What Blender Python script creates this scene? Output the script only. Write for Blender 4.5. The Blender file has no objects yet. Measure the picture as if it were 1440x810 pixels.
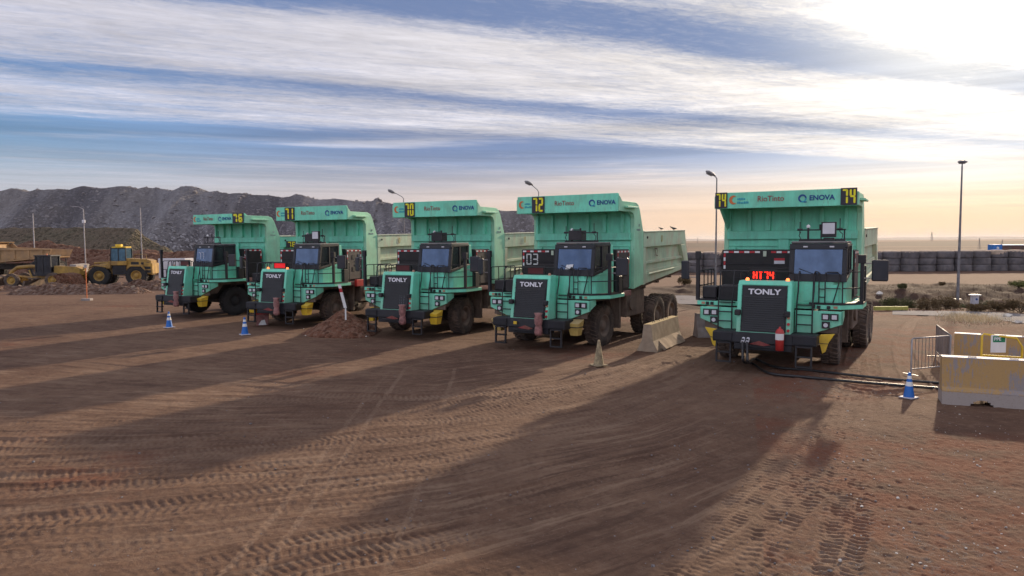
import bpy, math, random
import numpy as np
from math import sin, cos, radians, pi, atan, tan
from mathutils import Vector, Matrix, Euler
C = bpy.context.scene.collection
random.seed(7); RS = np.random.RandomState(5)

# ------------------------------------------------------------------ camera
F_PX, HY, CAM_H, ROLL = 1018.62, 339.6, 3.77, -0.00545
PITCH = atan((405 - HY) / F_PX)
cd = bpy.data.cameras.new('camera'); cam = bpy.data.objects.new('camera', cd); C.objects.link(cam)
cd.sensor_width = 36; cd.lens = 36 * F_PX / 1440; cd.clip_start = 0.1; cd.clip_end = 30000
cam.matrix_world = Matrix.Translation((0, 0, CAM_H)) @ Matrix.Rotation(pi/2 - PITCH, 4, 'X') @ Matrix.Rotation(ROLL, 4, 'Z')
bpy.context.scene.camera = cam

# ------------------------------------------------------------------ light
SUN_AZ, SUN_EL = radians(32.3), radians(17.5)
SUN_STR, SKY_STR, CLOUD_STR = 5.0, 0.10, 1.0
sc = bpy.context.scene
sc.view_settings.view_transform = 'Standard'; sc.view_settings.look = 'None'
sc.view_settings.exposure = 0.18; sc.view_settings.gamma = 1.0; sc.view_settings.use_curve_mapping = False
sd = bpy.data.lights.new('sun', 'SUN'); so = bpy.data.objects.new('sun', sd); C.objects.link(so)
sd.energy = SUN_STR; sd.angle = radians(1.3); sd.color = (1.0, 0.80, 0.57)
sdir = Vector((sin(SUN_AZ)*cos(SUN_EL), cos(SUN_AZ)*cos(SUN_EL), sin(SUN_EL)))
so.rotation_euler = sdir.to_track_quat('Z', 'Y').to_euler(); so.location = (60, 90, 60)
sc.cycles.max_bounces = 5; sc.cycles.diffuse_bounces = 3; sc.cycles.glossy_bounces = 2; sc.cycles.transparent_max_bounces = 6
sc.cycles.use_denoising = True

class NT:
    def __init__(s, tree): s.t = tree; s.n = tree.nodes; s.l = tree.links
    def node(s, typ, ins=None, **kw):
        n = s.n.new(typ)
        for k, v in kw.items(): setattr(n, k, v)
        for k, v in (ins or {}).items():
            if isinstance(v, bpy.types.NodeSocket): s.l.new(v, n.inputs[k])
            else: n.inputs[k].default_value = v
        return n
    def math(s, op, a, b=0.0, c=None, clamp=False):
        d = {0: a, 1: b}
        if c is not None: d[2] = c
        return s.node('ShaderNodeMath', d, operation=op, use_clamp=clamp).outputs[0]
    def vmath(s, op, a, b=None, out=0):
        d = {0: a}
        if b is not None: d[1] = b
        return s.node('ShaderNodeVectorMath', d, operation=op).outputs[out]
    def noise(s, vec, scale, detail=4, rough=.55, out='Fac', dist=0.0):
        return s.node('ShaderNodeTexNoise', {'Vector': vec, 'Scale': scale, 'Detail': detail, 'Roughness': rough, 'Distortion': dist}).outputs[out]
    def ramp(s, fac, stops, interp='LINEAR'):
        r = s.node('ShaderNodeValToRGB', {0: fac}); e = r.color_ramp.elements; r.color_ramp.interpolation = interp
        while len(e) < len(stops): e.new(0.5)
        for el, (p, c) in zip(e, stops):
            el.position = p; el.color = (c, c, c, 1) if not hasattr(c, '__len__') else tuple(c) + (1,)
        return r.outputs[0]
    def mix(s, f, a, b, blend='MIX'):
        n = s.node('ShaderNodeMix', data_type='RGBA', blend_type=blend)
        for i, v in ((0, f), (6, a), (7, b)):
            if isinstance(v, bpy.types.NodeSocket): s.l.new(v, n.inputs[i])
            elif hasattr(v, '__len__'): n.inputs[i].default_value = tuple(v) + (1,) if len(v) == 3 else v
            else: n.inputs[i].default_value = v
        return n.outputs[2]
    def smooth(s, x, a, b):
        return s.node('ShaderNodeMapRange', {0: x, 1: a, 2: b}, interpolation_type='SMOOTHSTEP').outputs[0]

# sky with bands of thin cloud (cloud streets lie on a plane high above, seen by direction)
w = bpy.data.worlds.new('World'); sc.world = w; w.use_nodes = True
N = NT(w.node_tree); N.n.clear()
tc = N.node('ShaderNodeTexCoord').outputs['Generated']
sky = N.node('ShaderNodeTexSky', sky_type='NISHITA', sun_disc=False, sun_elevation=SUN_EL, sun_rotation=SUN_AZ, air_density=1.0, dust_density=1.0, ozone_density=2.0)
D = N.vmath('NORMALIZE', tc)
sx = N.node('ShaderNodeSeparateXYZ', {0: D})
zc = N.math('MAXIMUM', sx.outputs[2], 0.012)
px_ = N.math('DIVIDE', sx.outputs[0], zc); py_ = N.math('DIVIDE', sx.outputs[1], zc)
T = radians(66)
bb = N.math('SUBTRACT', N.math('MULTIPLY', px_, cos(T)), N.math('MULTIPLY', py_, sin(T)))
aa = N.math('ADD', N.math('MULTIPLY', px_, sin(T)), N.math('MULTIPLY', py_, cos(T)))
P = N.node('ShaderNodeCombineXYZ', {0: aa, 1: bb, 2: 0.0}).outputs[0]
def stretch(sa, sb, off=0.0):
    return N.vmath('ADD', N.vmath('MULTIPLY', P, (sa, sb, 1)), (off, off*.7, off))
warp = N.noise(stretch(.22, .5), 1.0, 4, .6)
bw = N.math('ADD', bb, N.math('MULTIPLY', N.math('SUBTRACT', warp, .5), 0.55))
fac = N.math('DIVIDE', N.math('ADD', bw, 20.0), 20.0)         # b=-20..0 -> 0..1
def bp(b): return (b + 20.0) / 20.0
bands = N.ramp(fac, [(0.0, .45), (bp(-14), .42), (bp(-10.5), .32), (bp(-8.2), .12), (bp(-6.8), .06), (bp(-6.3), .66), (bp(-5.45), .84),
                     (bp(-5.05), .50), (bp(-4.82), .26), (bp(-4.55), .74), (bp(-4.0), 1.0), (bp(-3.45), .86), (bp(-3.15), .18), (bp(-2.85), .16), (bp(-2.5), .80), (1.0, .75)])
fine = N.noise(stretch(1.3, 4.6, 3.1), 1.0, 9, .72, dist=.8)
ripple = N.noise(stretch(10.0, 19.0, 7.7), 1.0, 6, .72, dist=1.0)
mid = N.noise(stretch(.35, 1.5, 9.2), 1.0, 6, .6, dist=.3)
cov = N.math('ADD', bands, N.math('ADD', N.math('ADD', N.math('MULTIPLY', N.math('SUBTRACT', fine, .5), .95), N.math('MULTIPLY', N.math('SUBTRACT', ripple, .5), .75)), N.math('MULTIPLY', N.math('SUBTRACT', mid, .5), 0.95)))
cov = N.smooth(cov, .12, 1.08)
# low streaks near the horizon
streak = N.noise(N.node('ShaderNodeCombineXYZ', {0: N.math('MULTIPLY', sx.outputs[0], 1.4), 1: N.math('MULTIPLY', sx.outputs[2], 34.0), 2: N.math('MULTIPLY', sx.outputs[1], 1.2)}).outputs[0], 1.6, 5, .6, dist=.2)
lowm = N.math('MULTIPLY', N.smooth(sx.outputs[2], .20, .10), N.smooth(streak, .50, .72))
cov = N.math('MAXIMUM', cov, N.math('MULTIPLY', lowm, .75))
sdv = N.node('ShaderNodeVectorMath', {0: D, 1: tuple(sdir)}, operation='DOT_PRODUCT').outputs['Value']
g1 = N.math('POWER', N.math('MAXIMUM', sdv, 0.0), 5.0)
g2 = N.math('POWER', N.math('MAXIMUM', sdv, 0.0), 22.0)
g3 = N.math('POWER', N.math('MAXIMUM', sdv, 0.0), 90.0)
lift = N.math('ADD', .62, N.math('ADD', N.math('MULTIPLY', g1, .24), N.math('ADD', N.math('MULTIPLY', g2, .16), N.math('ADD', N.math('MULTIPLY', g3, 1.0), N.math('MULTIPLY', N.smooth(sdv, .25, -.45), .55)))))  # last term: unseen clouds opposite the sun brightened, added fill for the truck fronts
shade = N.ramp(N.math('ADD', N.math('MULTIPLY', N.noise(stretch(.5, 2.0, 5.5), 1.0, 6, .62), .6), N.math('MULTIPLY', N.noise(stretch(3.2, 9.0, 1.5), 1.0, 6, .72, dist=.7), .4)), [(.32, .68), (.66, 1.16)])
ccol = N.mix(g1, (.95, .94, 1.07), (1.06, .98, .88))
cl = N.mix(1.0, ccol, N.node('ShaderNodeCombineXYZ', {0: shade, 1: shade, 2: shade}).outputs[0], 'MULTIPLY')
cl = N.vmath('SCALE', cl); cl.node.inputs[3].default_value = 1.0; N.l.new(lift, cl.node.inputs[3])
# haze towards the horizon: pale to the left, peach under the sun
hz = N.smooth(sx.outputs[2], .14, 0.0)
hcol = N.mix(N.math('POWER', N.math('MAXIMUM', N.math('ADD', N.math('MULTIPLY', sdv, .75), .22), 0.0), 3.0), (.47, .52, .63), (1.0, .58, .27))
base = N.mix(N.math('MULTIPLY', hz, .72), N.vmath('MULTIPLY', sky.outputs[0], (SKY_STR*.56, SKY_STR*.74, SKY_STR*1.06)), hcol)
g0 = N.smooth(sdv, .35, .80)
base = N.mix(N.math('MULTIPLY', N.math('MULTIPLY', g0, N.math('SUBTRACT', 1.0, hz)), .92), base, (.155, .215, .38))
base = N.mix(N.math('MULTIPLY', g3, .85), base, (1.3, 1.22, 1.05))
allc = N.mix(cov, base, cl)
st2 = N.noise(N.node('ShaderNodeCombineXYZ', {0: N.math('MULTIPLY', sx.outputs[0], 1.1), 1: N.math('MULTIPLY', sx.outputs[2], 46.0), 2: N.math('ADD', N.math('MULTIPLY', sx.outputs[1], 1.1), 4.0)}).outputs[0], 1.4, 6, .6, dist=.25)
st2 = N.ramp(st2, [(.34, .84), (.50, 1.0), (.62, 1.14)])
lowz = N.math('MULTIPLY', N.smooth(sx.outputs[2], .26, .15), N.smooth(sx.outputs[2], .015, .05))
allc = N.mix(lowz, allc, N.mix(1.0, allc, N.node('ShaderNodeCombineXYZ', {0: st2, 1: st2, 2: st2}).outputs[0], 'MULTIPLY'))
allc = N.mix(N.math('MULTIPLY', N.smooth(sx.outputs[2], .13, .01), .70), allc, hcol)
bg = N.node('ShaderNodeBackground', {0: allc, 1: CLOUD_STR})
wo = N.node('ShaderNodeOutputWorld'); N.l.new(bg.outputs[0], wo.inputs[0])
w.cycles.sampling_method = 'MANUAL'; w.cycles.sample_map_resolution = 512

# ------------------------------------------------------------------ helpers
def ray(px, py):
    a, b = px - 720, py - 405
    c, s = cos(-ROLL), sin(-ROLL)
    a, b = a*c - b*s, a*s + b*c
    x, y, z = a / F_PX, 1.0, -b / F_PX
    c, s = cos(PITCH), sin(PITCH)
    return x, y*c + z*s, -y*s + z*c
def gp(px, py, z=0.0):
    """the point of the ground (height z) that the photograph shows at a pixel"""
    r = ray(px, py); t = (z - CAM_H) / r[2]; return Vector((r[0]*t, r[1]*t, z))
def at(px, py, Y):
    r = ray(px, py); t = Y / r[1]; return Vector((r[0]*t, Y, CAM_H + r[2]*t))

class MB:
    def __init__(s): s.v = []; s.f = []; s.m = []; s.sm = []
    def add(s, vs, fs, m=0, smooth=False):
        o = len(s.v); s.v += [tuple(p) for p in vs]
        for f in fs: s.f.append(tuple(i + o for i in f)); s.m.append(m); s.sm.append(smooth)
        return s
    def hexa(s, p, m=0):   # p: bottom 4 ccw (seen from above), top 4
        return s.add(p, [(3, 2, 1, 0), (4, 5, 6, 7), (0, 1, 5, 4), (1, 2, 6, 5), (2, 3, 7, 6), (3, 0, 4, 7)], m)
    def box(s, x0, x1, y0, y1, z0, z1, m=0):
        if x0 > x1: x0, x1 = x1, x0
        if y0 > y1: y0, y1 = y1, y0
        if z0 > z1: z0, z1 = z1, z0
        return s.hexa([(x0, y0, z0), (x1, y0, z0), (x1, y1, z0), (x0, y1, z0), (x0, y0, z1), (x1, y0, z1), (x1, y1, z1), (x0, y1, z1)], m)
    def prism(s, poly, axis, a, b, m=0):
        """poly: 2-D points; axis 'x' -> (y,z), 'y' -> (x,z), 'z' -> (x,y)"""
        def P(p, t): return {'x': (t, p[0], p[1]), 'y': (p[0], t, p[1]), 'z': (p[0], p[1], t)}[axis]
        n = len(poly); area = sum(poly[i][0]*poly[(i+1) % n][1] - poly[(i+1) % n][0]*poly[i][1] for i in range(n))
        if (area < 0) != (axis == 'y'): poly = poly[::-1]
        if a > b: a, b = b, a
        vs = [P(p, a) for p in poly] + [P(p, b) for p in poly]
        fs = [tuple(range(n))[::-1], tuple(range(n, 2*n))] + [(i, (i+1) % n, n + (i+1) % n, n + i) for i in range(n)]
        return s.add(vs, fs, m)
    def cyl(s, p0, p1, r, n=8, m=0, r1=None, smooth=True, caps=True):
        p0, p1 = Vector(p0), Vector(p1); d = (p1 - p0)
        if d.length < 1e-6: return s
        q = d.to_track_quat('Z', 'Y'); r1 = r if r1 is None else r1; vs = []
        for p, rr in ((p0, r), (p1, r1)):
            for i in range(n):
                t = 2*pi*i/n; vs.append(p + q @ Vector((rr*cos(t), rr*sin(t), 0)))
        s.add(vs, [(i, (i+1) % n, n + (i+1) % n, n + i) for i in range(n)], m, smooth)
        if caps: s.add(vs, [tuple(range(n))[::-1], tuple(range(n, 2*n))], m)
        return s
    def tube(s, pts, r, n=6, m=0):
        pts = [Vector(p) for p in pts]; rings = []; q0 = None
        for i, p in enumerate(pts):
            d = (pts[min(i+1, len(pts)-1)] - pts[max(i-1, 0)]).normalized()
            if q0 is None: q = d.to_track_quat('Z', 'Y')
            else: q = dprev.rotation_difference(d) @ q0
            rings.append([p + q @ Vector((r*cos(2*pi*k/n), r*sin(2*pi*k/n), 0)) for k in range(n)]); q0 = q; dprev = d
        vs = [v for rg in rings for v in rg]; fs = []
        for i in range(len(rings)-1):
            for k in range(n): a = i*n + k; b = i*n + (k+1) % n; fs.append((a, b, b+n, a+n))
        s.add(vs, fs, m, True)
        return s.add(rings[0] + rings[-1], [tuple(range(n))[::-1], tuple(range(n, 2*n))], m)
    def lathe(s, prof, n=32, m=0, axis='x', smooth=True):
        """prof: (along-axis, radius) pairs"""
        vs = []
        for a, r in prof:
            for i in range(n):
                t = 2*pi*i/n
                vs.append((a, r*cos(t), r*sin(t)) if axis == 'x' else (r*cos(t), r*sin(t), a))
        fs = []
        for j in range(len(prof)-1):
            for i in range(n):
                a = j*n + i; b = j*n + (i+1) % n; fs.append((a, b, b+n, a+n))
        return s.add(vs, fs, m, smooth)
    def mesh(s, name, mats):
        me = bpy.data.meshes.new(name); me.from_pydata(s.v, [], s.f)
        for mm in (mats if isinstance(mats, (list, tuple)) else [mats]): me.materials.append(mm)
        me.polygons.foreach_set('material_index', s.m); me.polygons.foreach_set('use_smooth', s.sm); me.update(); return me
    def build(s, name, mats, parent=None, bevel=0, key=None):
        me = s.mesh(name, mats); return link(name, me, parent, bevel)
def link(name, me, parent=None, bevel=0):
    o = bpy.data.objects.new(name, me); C.objects.link(o); o.parent = parent
    if bevel:
        b = o.modifiers.new('bevel', 'BEVEL'); b.width = bevel; b.segments = 1; b.limit_method = 'ANGLE'; b.angle_limit = radians(40)
    return o
def empty(name, loc, rz=0.0):
    o = bpy.data.objects.new(name, None); C.objects.link(o); o.location = loc; o.rotation_euler = (0, 0, rz); o.empty_display_size = .3; return o
def tag(o, label, cat, group=None):
    o['label'] = label; o['category'] = cat
    if group: o['group'] = group
    return o
def struct(o, kind='structure'): o['kind'] = kind; return o
def flip(o): o.data.flip_normals(); return o

# ------------------------------------------------------------------ materials
def base_mat(name):
    m = bpy.data.materials.new(name); m.use_nodes = True; N = NT(m.node_tree); b = N.n['Principled BSDF']; return m, N, b
def mat(name, col, rough=.6, metal=0, var=.15, vscale=3.0, dust=0.0, dustcol=(.27, .17, .11), bump=0.0, bscale=40, spec=.5, lowdust=None, emis=None, estr=0, coat=0):
    m, N, b = base_mat(name)
    tcn = N.node('ShaderNodeTexCoord'); oc = tcn.outputs['Object']
    rnd = N.node('ShaderNodeObjectInfo').outputs['Random']
    oc2 = N.vmath('ADD', oc, N.node('ShaderNodeCombineXYZ', {0: N.math('MULTIPLY', rnd, 9.0), 1: N.math('MULTIPLY', rnd, 5.0), 2: 0.0}).outputs[0])
    n1 = N.noise(oc2, vscale, 5, .6)
    if name.endswith('_paint'): n1 = N.math('ADD', N.math('MULTIPLY', n1, .6), N.math('MULTIPLY', N.noise(N.vmath('MULTIPLY', oc2, (9, 9, .7)), 1.0, 6, .7), .4)); var = var*1.3
    col_s = N.mix(N.smooth(n1, .3, .7), tuple(c*(1-var) for c in col), tuple(min(c*(1+var), .95) for c in col))
    if name.endswith('_paint'):
        sc1 = N.noise(N.vmath('MULTIPLY', oc2, (16, 16, 3.0)), 1.0, 8, .75); sc2 = N.noise(oc2, 1.1, 3, .5)
        col_s = N.mix(N.math('MULTIPLY', N.math('MULTIPLY', N.smooth(sc1, .58, .68), N.smooth(sc2, .42, .62)), .60), col_s, (.19, .155, .10))
    if dust > 0 or lowdust:
        n2 = N.noise(N.vmath('MULTIPLY', oc2, (1.0, 1.0, .45)), 2.3, 8, .68)
        d = N.math('MULTIPLY', N.smooth(n2, .42, .72), dust)
        if lowdust:
            z = N.node('ShaderNodeSeparateXYZ', {0: oc}).outputs[2]
            zz = N.math('ADD', z, N.math('MULTIPLY', N.math('SUBTRACT', n2, .5), .9))
            d = N.math('MAXIMUM', d, N.math('MULTIPLY', N.smooth(zz, lowdust[0], lowdust[1]), lowdust[2]))
        ge = N.node('ShaderNodeNewGeometry').outputs['Normal']
        up = N.smooth(N.node('ShaderNodeSeparateXYZ', {0: ge}).outputs[2], .3, .95)
        d = N.math('MAXIMUM', d, N.math('MULTIPLY', up, min(.75, dust*1.1)))
        col_s = N.mix(d, col_s, dustcol)
        rr = N.math('ADD', rough, N.math('MULTIPLY', d, .35), clamp=True); N.l.new(rr, b.inputs['Roughness'])
    else: b.inputs['Roughness'].default_value = rough
    N.l.new(col_s, b.inputs['Base Color']); b.inputs['Metallic'].default_value = metal
    b.inputs['Specular IOR Level'].default_value = spec
    if coat: b.inputs['Coat Weight'].default_value = coat
    if bump:
        bn = N.node('ShaderNodeBump', {'Strength': bump, 'Distance': .02, 'Height': N.noise(oc2, bscale, 6, .65)}); N.l.new(bn.outputs[0], b.inputs['Normal'])
    if emis:
        b.inputs['Emission Color'].default_value = tuple(emis) + (1,); b.inputs['Emission Strength'].default_value = estr
    return m
DUSTC = (.27, .18, .12)
M = {}
M['green'] = mat('green_paint', (.18, .74, .52), .42, var=.10, vscale=1.5, dust=.32, lowdust=(2.3, .6, .5), dustcol=(.29, .25, .17), bump=.03)
M['green_body'] = mat('green_body_paint', (.20, .73, .51), .5, var=.13, vscale=1.1, dust=.35, dustcol=(.22, .30, .19), bump=.06, bscale=14)
M['green_faded'] = mat('faded_green_body_paint', (.48, .63, .45), .62, var=.16, vscale=1.4, dust=.85, dustcol=(.58, .51, .37), bump=.08, bscale=14)
M['green_pale'] = mat('pale_green_post_paint', (.32, .70, .47), .55, var=.12, vscale=1.4, dust=.4, dustcol=(.38, .46, .32), bump=.05, bscale=14)
M['rail_top'] = mat('worn_top_rail', (.46, .54, .42), .6, var=.2, vscale=6, dust=.5, dustcol=(.45, .40, .30))
M['black'] = mat('black_metal', (.014, .014, .018), .5, var=.3, dust=.2, dustcol=(.08, .06, .05))
M['battery'] = mat('black_battery_case', (.011, .010, .011), .6, var=.3, dust=.22, dustcol=(.07, .05, .045), bump=.05)
M['battery_side'] = mat('dusty_battery_side', (.05, .042, .045), .6, var=.35, dust=.6, dustcol=(.14, .10, .09), bump=.05)
M['grille'] = mat('grille_black', (.007, .008, .011), .48, var=.3, dust=.12, dustcol=(.03, .028, .03))
M['bumper'] = mat('bumper_black', (.010, .011, .016), .55, var=.4, dust=.2, dustcol=(.05, .04, .038), bump=.08)
M['cab'] = mat('cab_black', (.011, .012, .017), .5, var=.2, dust=.12, dustcol=(.05, .045, .045))
M['roof'] = mat('cab_roof_grey', (.10, .10, .11), .5, var=.3, dust=.7, dustcol=(.28, .24, .21))
M['tyre'] = mat('tyre_rubber', (.055, .043, .037), .85, var=.3, vscale=5, dust=.85, dustcol=(.22, .155, .115), bump=.2, bscale=60)
M['tyre_clean'] = mat('tyre_rubber_dark', (.018, .018, .019), .8, var=.3, vscale=5, dust=.3, dustcol=(.06, .05, .045), bump=.2, bscale=60)
M['rim'] = mat('dusty_rim', (.13, .10, .08), .7, var=.3, dust=.8, dustcol=(.25, .18, .135))
M['mud'] = mat('dirty_brown_steel', (.11, .08, .062), .8, var=.3, dust=.9, dustcol=(.23, .165, .125), bump=.3, bscale=20)
M['dark_under'] = mat('dark_chassis', (.03, .026, .023), .8, var=.3, dust=.6, dustcol=(.09, .065, .05), bump=.2)
M['yellow'] = mat('safety_yellow', (.72, .48, .03), .5, var=.12, dust=.25, dustcol=(.42, .28, .10))
M['yellow_dusty'] = mat('dusty_yellow', (.50, .36, .10), .65, var=.15, dust=.8, dustcol=(.38, .28, .15))
M['red'] = mat('red_enamel', (.50, .03, .03), .4, var=.15, dust=.15)
M['bag'] = mat('dusty_red_bag', (.27, .12, .11), .8, var=.4, vscale=9, dust=.5, dustcol=(.42, .27, .24), bump=.5, bscale=14)
M['white'] = mat('white_paint', (.75, .75, .74), .5, var=.06, dust=.15, dustcol=(.5, .42, .35))
M['redtape'] = mat('red_reflective', (.45, .02, .03), .4, var=.1)
M['letter_white'] = mat('letter_white', (.72, .72, .76), .45, var=.05)
M['rio'] = mat('letter_dark_red', (.33, .03, .04), .5, var=.1)
M['enova'] = mat('letter_navy', (.012, .06, .24), .5, var=.1)
M['cyan'] = mat('logo_cyan', (.02, .33, .45), .5, var=.1)
M['orange'] = mat('logo_orange', (.62, .17, .05), .5, var=.1)
M['plate'] = mat('number_plate_dark', (.035, .03, .045), .6, var=.1)
M['digit'] = mat('number_yellow', (.85, .78, .02), .5, var=.08)
M['digit_w'] = mat('number_white', (.62, .62, .60), .6, var=.08)
M['chalk'] = mat('chalk_grey', (.30, .31, .35), .9, var=.3)
M['led_off'] = mat('led_panel_off', (.10, .012, .015), .3, var=.1)
M['led_red'] = mat('led_panel_red', (.75, .01, .015), .4, var=.05, emis=(1, .01, .02), estr=.35)
M['led_lit'] = mat('led_lit', (.8, .02, .01), .4, emis=(1, .02, .008), estr=2.6)
M['amber_on'] = mat('beacon_lit', (.9, .3, .05), .3, emis=(1, .16, .04), estr=2.6)
M['hook'] = mat('dusty_red_hook', (.20, .03, .03), .6, var=.3, dust=.6)
M['amber'] = mat('beacon_off', (.45, .22, .14), .3)
M['lamp'] = mat('headlight_glass', (.62, .62, .66), .2, var=.05, coat=.5)
M['mirror'] = mat('mirror_back', (.022, .025, .035), .4, dust=.1)
M['concrete'] = mat('barrier_concrete', (.33, .26, .185), .85, var=.2, vscale=4, dust=.4, dustcol=(.33, .22, .15), bump=.25, bscale=30)
M['conc_grey'] = mat('grey_concrete', (.30, .27, .26), .85, var=.2, vscale=3, dust=.4, dustcol=(.30, .22, .16), bump=.25, bscale=30)
M['cone_blue'] = mat('cone_blue', (.006, .13, .48), .5, var=.08, dust=.08)
M['cone_base'] = mat('cone_base', (.50, .50, .56), .6, dust=.3, dustcol=(.4, .3, .25))
M['cone_dirty'] = mat('muddy_cone', (.30, .24, .14), .8, var=.4, vscale=9, dust=.5, dustcol=(.27, .20, .14))
M['galv'] = mat('galvanised_steel', (.34, .33, .35), .45, metal=.5, var=.2, dust=.3, dustcol=(.3, .24, .2))
M['pole'] = mat('lamp_post_steel', (.20, .19, .20), .5, metal=.3, var=.25)
M['cat'] = mat('machine_yellow', (.36, .215, .04), .65, var=.3, vscale=1.5, dust=.9, dustcol=(.25, .16, .085))
M['cat_old'] = mat('old_haul_body', (.36, .22, .10), .7, var=.25, vscale=1.0, dust=.7, dustcol=(.32, .22, .14))
M['blue'] = mat('container_blue', (.02, .16, .50), .5)
M['brick'] = mat('rust_red_wall', (.15, .07, .055), .8)
M['cable'] = mat('cable_rubber', (.022, .021, .023), .45, var=.3)
M['greensign'] = mat('sign_green', (.0, .20, .09), .5)
M['bench'] = mat('pale_green_steel', (.38, .36, .08), .7)
M['white_rock'] = mat('white_rock', (.62, .57, .50), .9, var=.2, bump=.5, bscale=4)
def glass_mat(name, col, rough=.12, metal=.65):
    m, N, b = base_mat(name); oc = N.node('ShaderNodeTexCoord').outputs['Object']
    n = N.noise(oc, 1.6, 4, .6); b.inputs['Metallic'].default_value = metal
    N.l.new(N.mix(N.smooth(n, .3, .7), tuple(c*.75 for c in col), tuple(c*1.2 for c in col)), b.inputs['Base Color'])
    N.l.new(N.math('ADD', rough, N.math('MULTIPLY', N.smooth(N.noise(oc, 5, 5, .6), .4, .8), .15)), b.inputs['Roughness']); return m
M['glass'] = glass_mat('windscreen_glass', (.085, .125, .20))
M['glass_dark'] = glass_mat('side_glass_dark', (.035, .04, .05), .15, .4)
M['glass_far'] = glass_mat('machine_glass', (.10, .20, .28))

def soil_mat(name, c0, c1, c2, scale=1.0, bump=.6, rocky=0.0, bd=.15):
    m, N, b = base_mat(name); p = N.node('ShaderNodeNewGeometry').outputs['Position']
    n1 = N.noise(p, .22*scale, 6, .62); n2 = N.noise(p, 2.2*scale, 8, .7); n3 = N.noise(p, 12*scale, 6, .7)
    c = N.mix(N.smooth(n1, .35, .65), c0, c1); c = N.mix(N.math('MULTIPLY', N.smooth(n2, .45, .72), .7), c, c2)
    c = N.mix(N.math('MULTIPLY', N.smooth(n3, .35, .75), .35), c, tuple(x*.5 for x in c0))
    h = N.math('ADD', n2, N.math('MULTIPLY', n3, .4))
    if rocky:
        v = N.node('ShaderNodeTexVoronoi', {'Vector': p, 'Scale': rocky}); v2 = N.node('ShaderNodeTexVoronoi', {'Vector': p, 'Scale': rocky*.38})
        k = N.node('ShaderNodeSeparateXYZ', {0: v.outputs['Color']}).outputs[0]
        c = N.mix(N.math('MULTIPLY', N.smooth(k, .45, .98), .55), c, c2)
        c = N.mix(N.math('MULTIPLY', N.smooth(k, .30, .0), .6), c, tuple(x*.35 for x in c0))
        h = N.math('ADD', N.math('MULTIPLY', v.outputs['Distance'], -1.5), N.math('ADD', N.math('MULTIPLY', v2.outputs['Distance'], -1.6), N.math('MULTIPLY', n3, .3)))
    N.l.new(c, b.inputs['Base Color']); b.inputs['Roughness'].default_value = .95; b.inputs['Specular IOR Level'].default_value = .15
    bn = N.node('ShaderNodeBump', {'Strength': bump, 'Distance': bd, 'Height': h}); N.l.new(bn.outputs[0], b.inputs['Normal']); return m
M['waste'] = soil_mat('waste_rock', (.175, .155, .155), (.235, .200, .185), (.36, .34, .345), .35, .55, rocky=3.4, bd=.13)
m, N, b = base_mat('waste_rock_slope'); p = N.node('ShaderNodeNewGeometry').outputs['Position']
sl_ = N.noise(N.vmath('ADD', N.vmath('MULTIPLY', p, (.11, .015, .02)), N.vmath('MULTIPLY', N.node('ShaderNodeCombineXYZ', {0: N.node('ShaderNodeSeparateXYZ', {0: p}).outputs[2], 1: 0.0, 2: 0.0}).outputs[0], (.05, 0, 0))), 1.0, 6, .62)
c = N.mix(N.smooth(sl_, .36, .64), (.105, .098, .106), (.225, .215, .222))
c = N.mix(N.math('MULTIPLY', N.smooth(N.noise(p, .03, 4, .6), .45, .62), .3), c, (.17, .14, .115))
v = N.node('ShaderNodeTexVoronoi', {'Vector': p, 'Scale': 2.3}); k = N.node('ShaderNodeSeparateXYZ', {0: v.outputs['Color']}).outputs[0]
hgt = N.node('ShaderNodeSeparateXYZ', {0: p}).outputs[2]; coarse = N.smooth(N.math('ADD', hgt, N.math('MULTIPLY', sl_, -9.0)), 6.0, -2.0)
c = N.mix(N.math('MULTIPLY', N.smooth(k, .72, .98), N.math('ADD', .18, N.math('MULTIPLY', coarse, .65))), c, (.42, .40, .41))
c = N.mix(N.math('MULTIPLY', N.smooth(k, .30, .0), N.math('ADD', .2, N.math('MULTIPLY', coarse, .5))), c, (.04, .036, .042))
N.l.new(c, b.inputs['Base Color']); b.inputs['Roughness'].default_value = .95; b.inputs['Specular IOR Level'].default_value = .1
bn = N.node('ShaderNodeBump', {'Strength': .6, 'Distance': .22, 'Height': N.math('ADD', N.math('MULTIPLY', v.outputs['Distance'], -1.2), N.noise(p, 3.0, 5, .7))}); N.l.new(bn.outputs[0], b.inputs['Normal'])
M['waste'] = m
M['boulder'] = soil_mat('grey_boulder', (.19, .175, .18), (.25, .225, .22), (.46, .44, .43), 3.0, .6)
M['berm'] = soil_mat('olive_brown_berm', (.12, .105, .07), (.15, .115, .085), (.18, .14, .10), 1.0, .9, rocky=2.5, bd=.3)
M['redsoil'] = soil_mat('red_soil', (.14, .062, .040), (.18, .092, .06), (.25, .155, .11), 1.3, .9, rocky=3.0, bd=.2)
M['rubble'] = soil_mat('rubble_soil', (.13, .068, .045), (.17, .10, .07), (.27, .20, .16), 2.0, .9, rocky=5.0, bd=.12)

# ------------------------------------------------------------------ ground: one sheet to the horizon, tyre tracks pressed into it
def spline(pts, step=.35):
    P = [np.array(gp(*p)[:2]) for p in pts]; P = [2*P[0]-P[1]] + P + [2*P[-1]-P[-2]]; out = []
    for i in range(1, len(P)-2):
        n = max(2, int(np.linalg.norm(P[i+1]-P[i])/step))
        for k in range(n):
            t = k/n; a, b, c, d = P[i-1:i+3]
            out.append(.5*((2*b)+(-a+c)*t+(2*a-5*b+4*c-d)*t*t+(-a+3*b-3*c+d)*t**3))
    out.append(P[-2]); return np.array(out)
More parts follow.
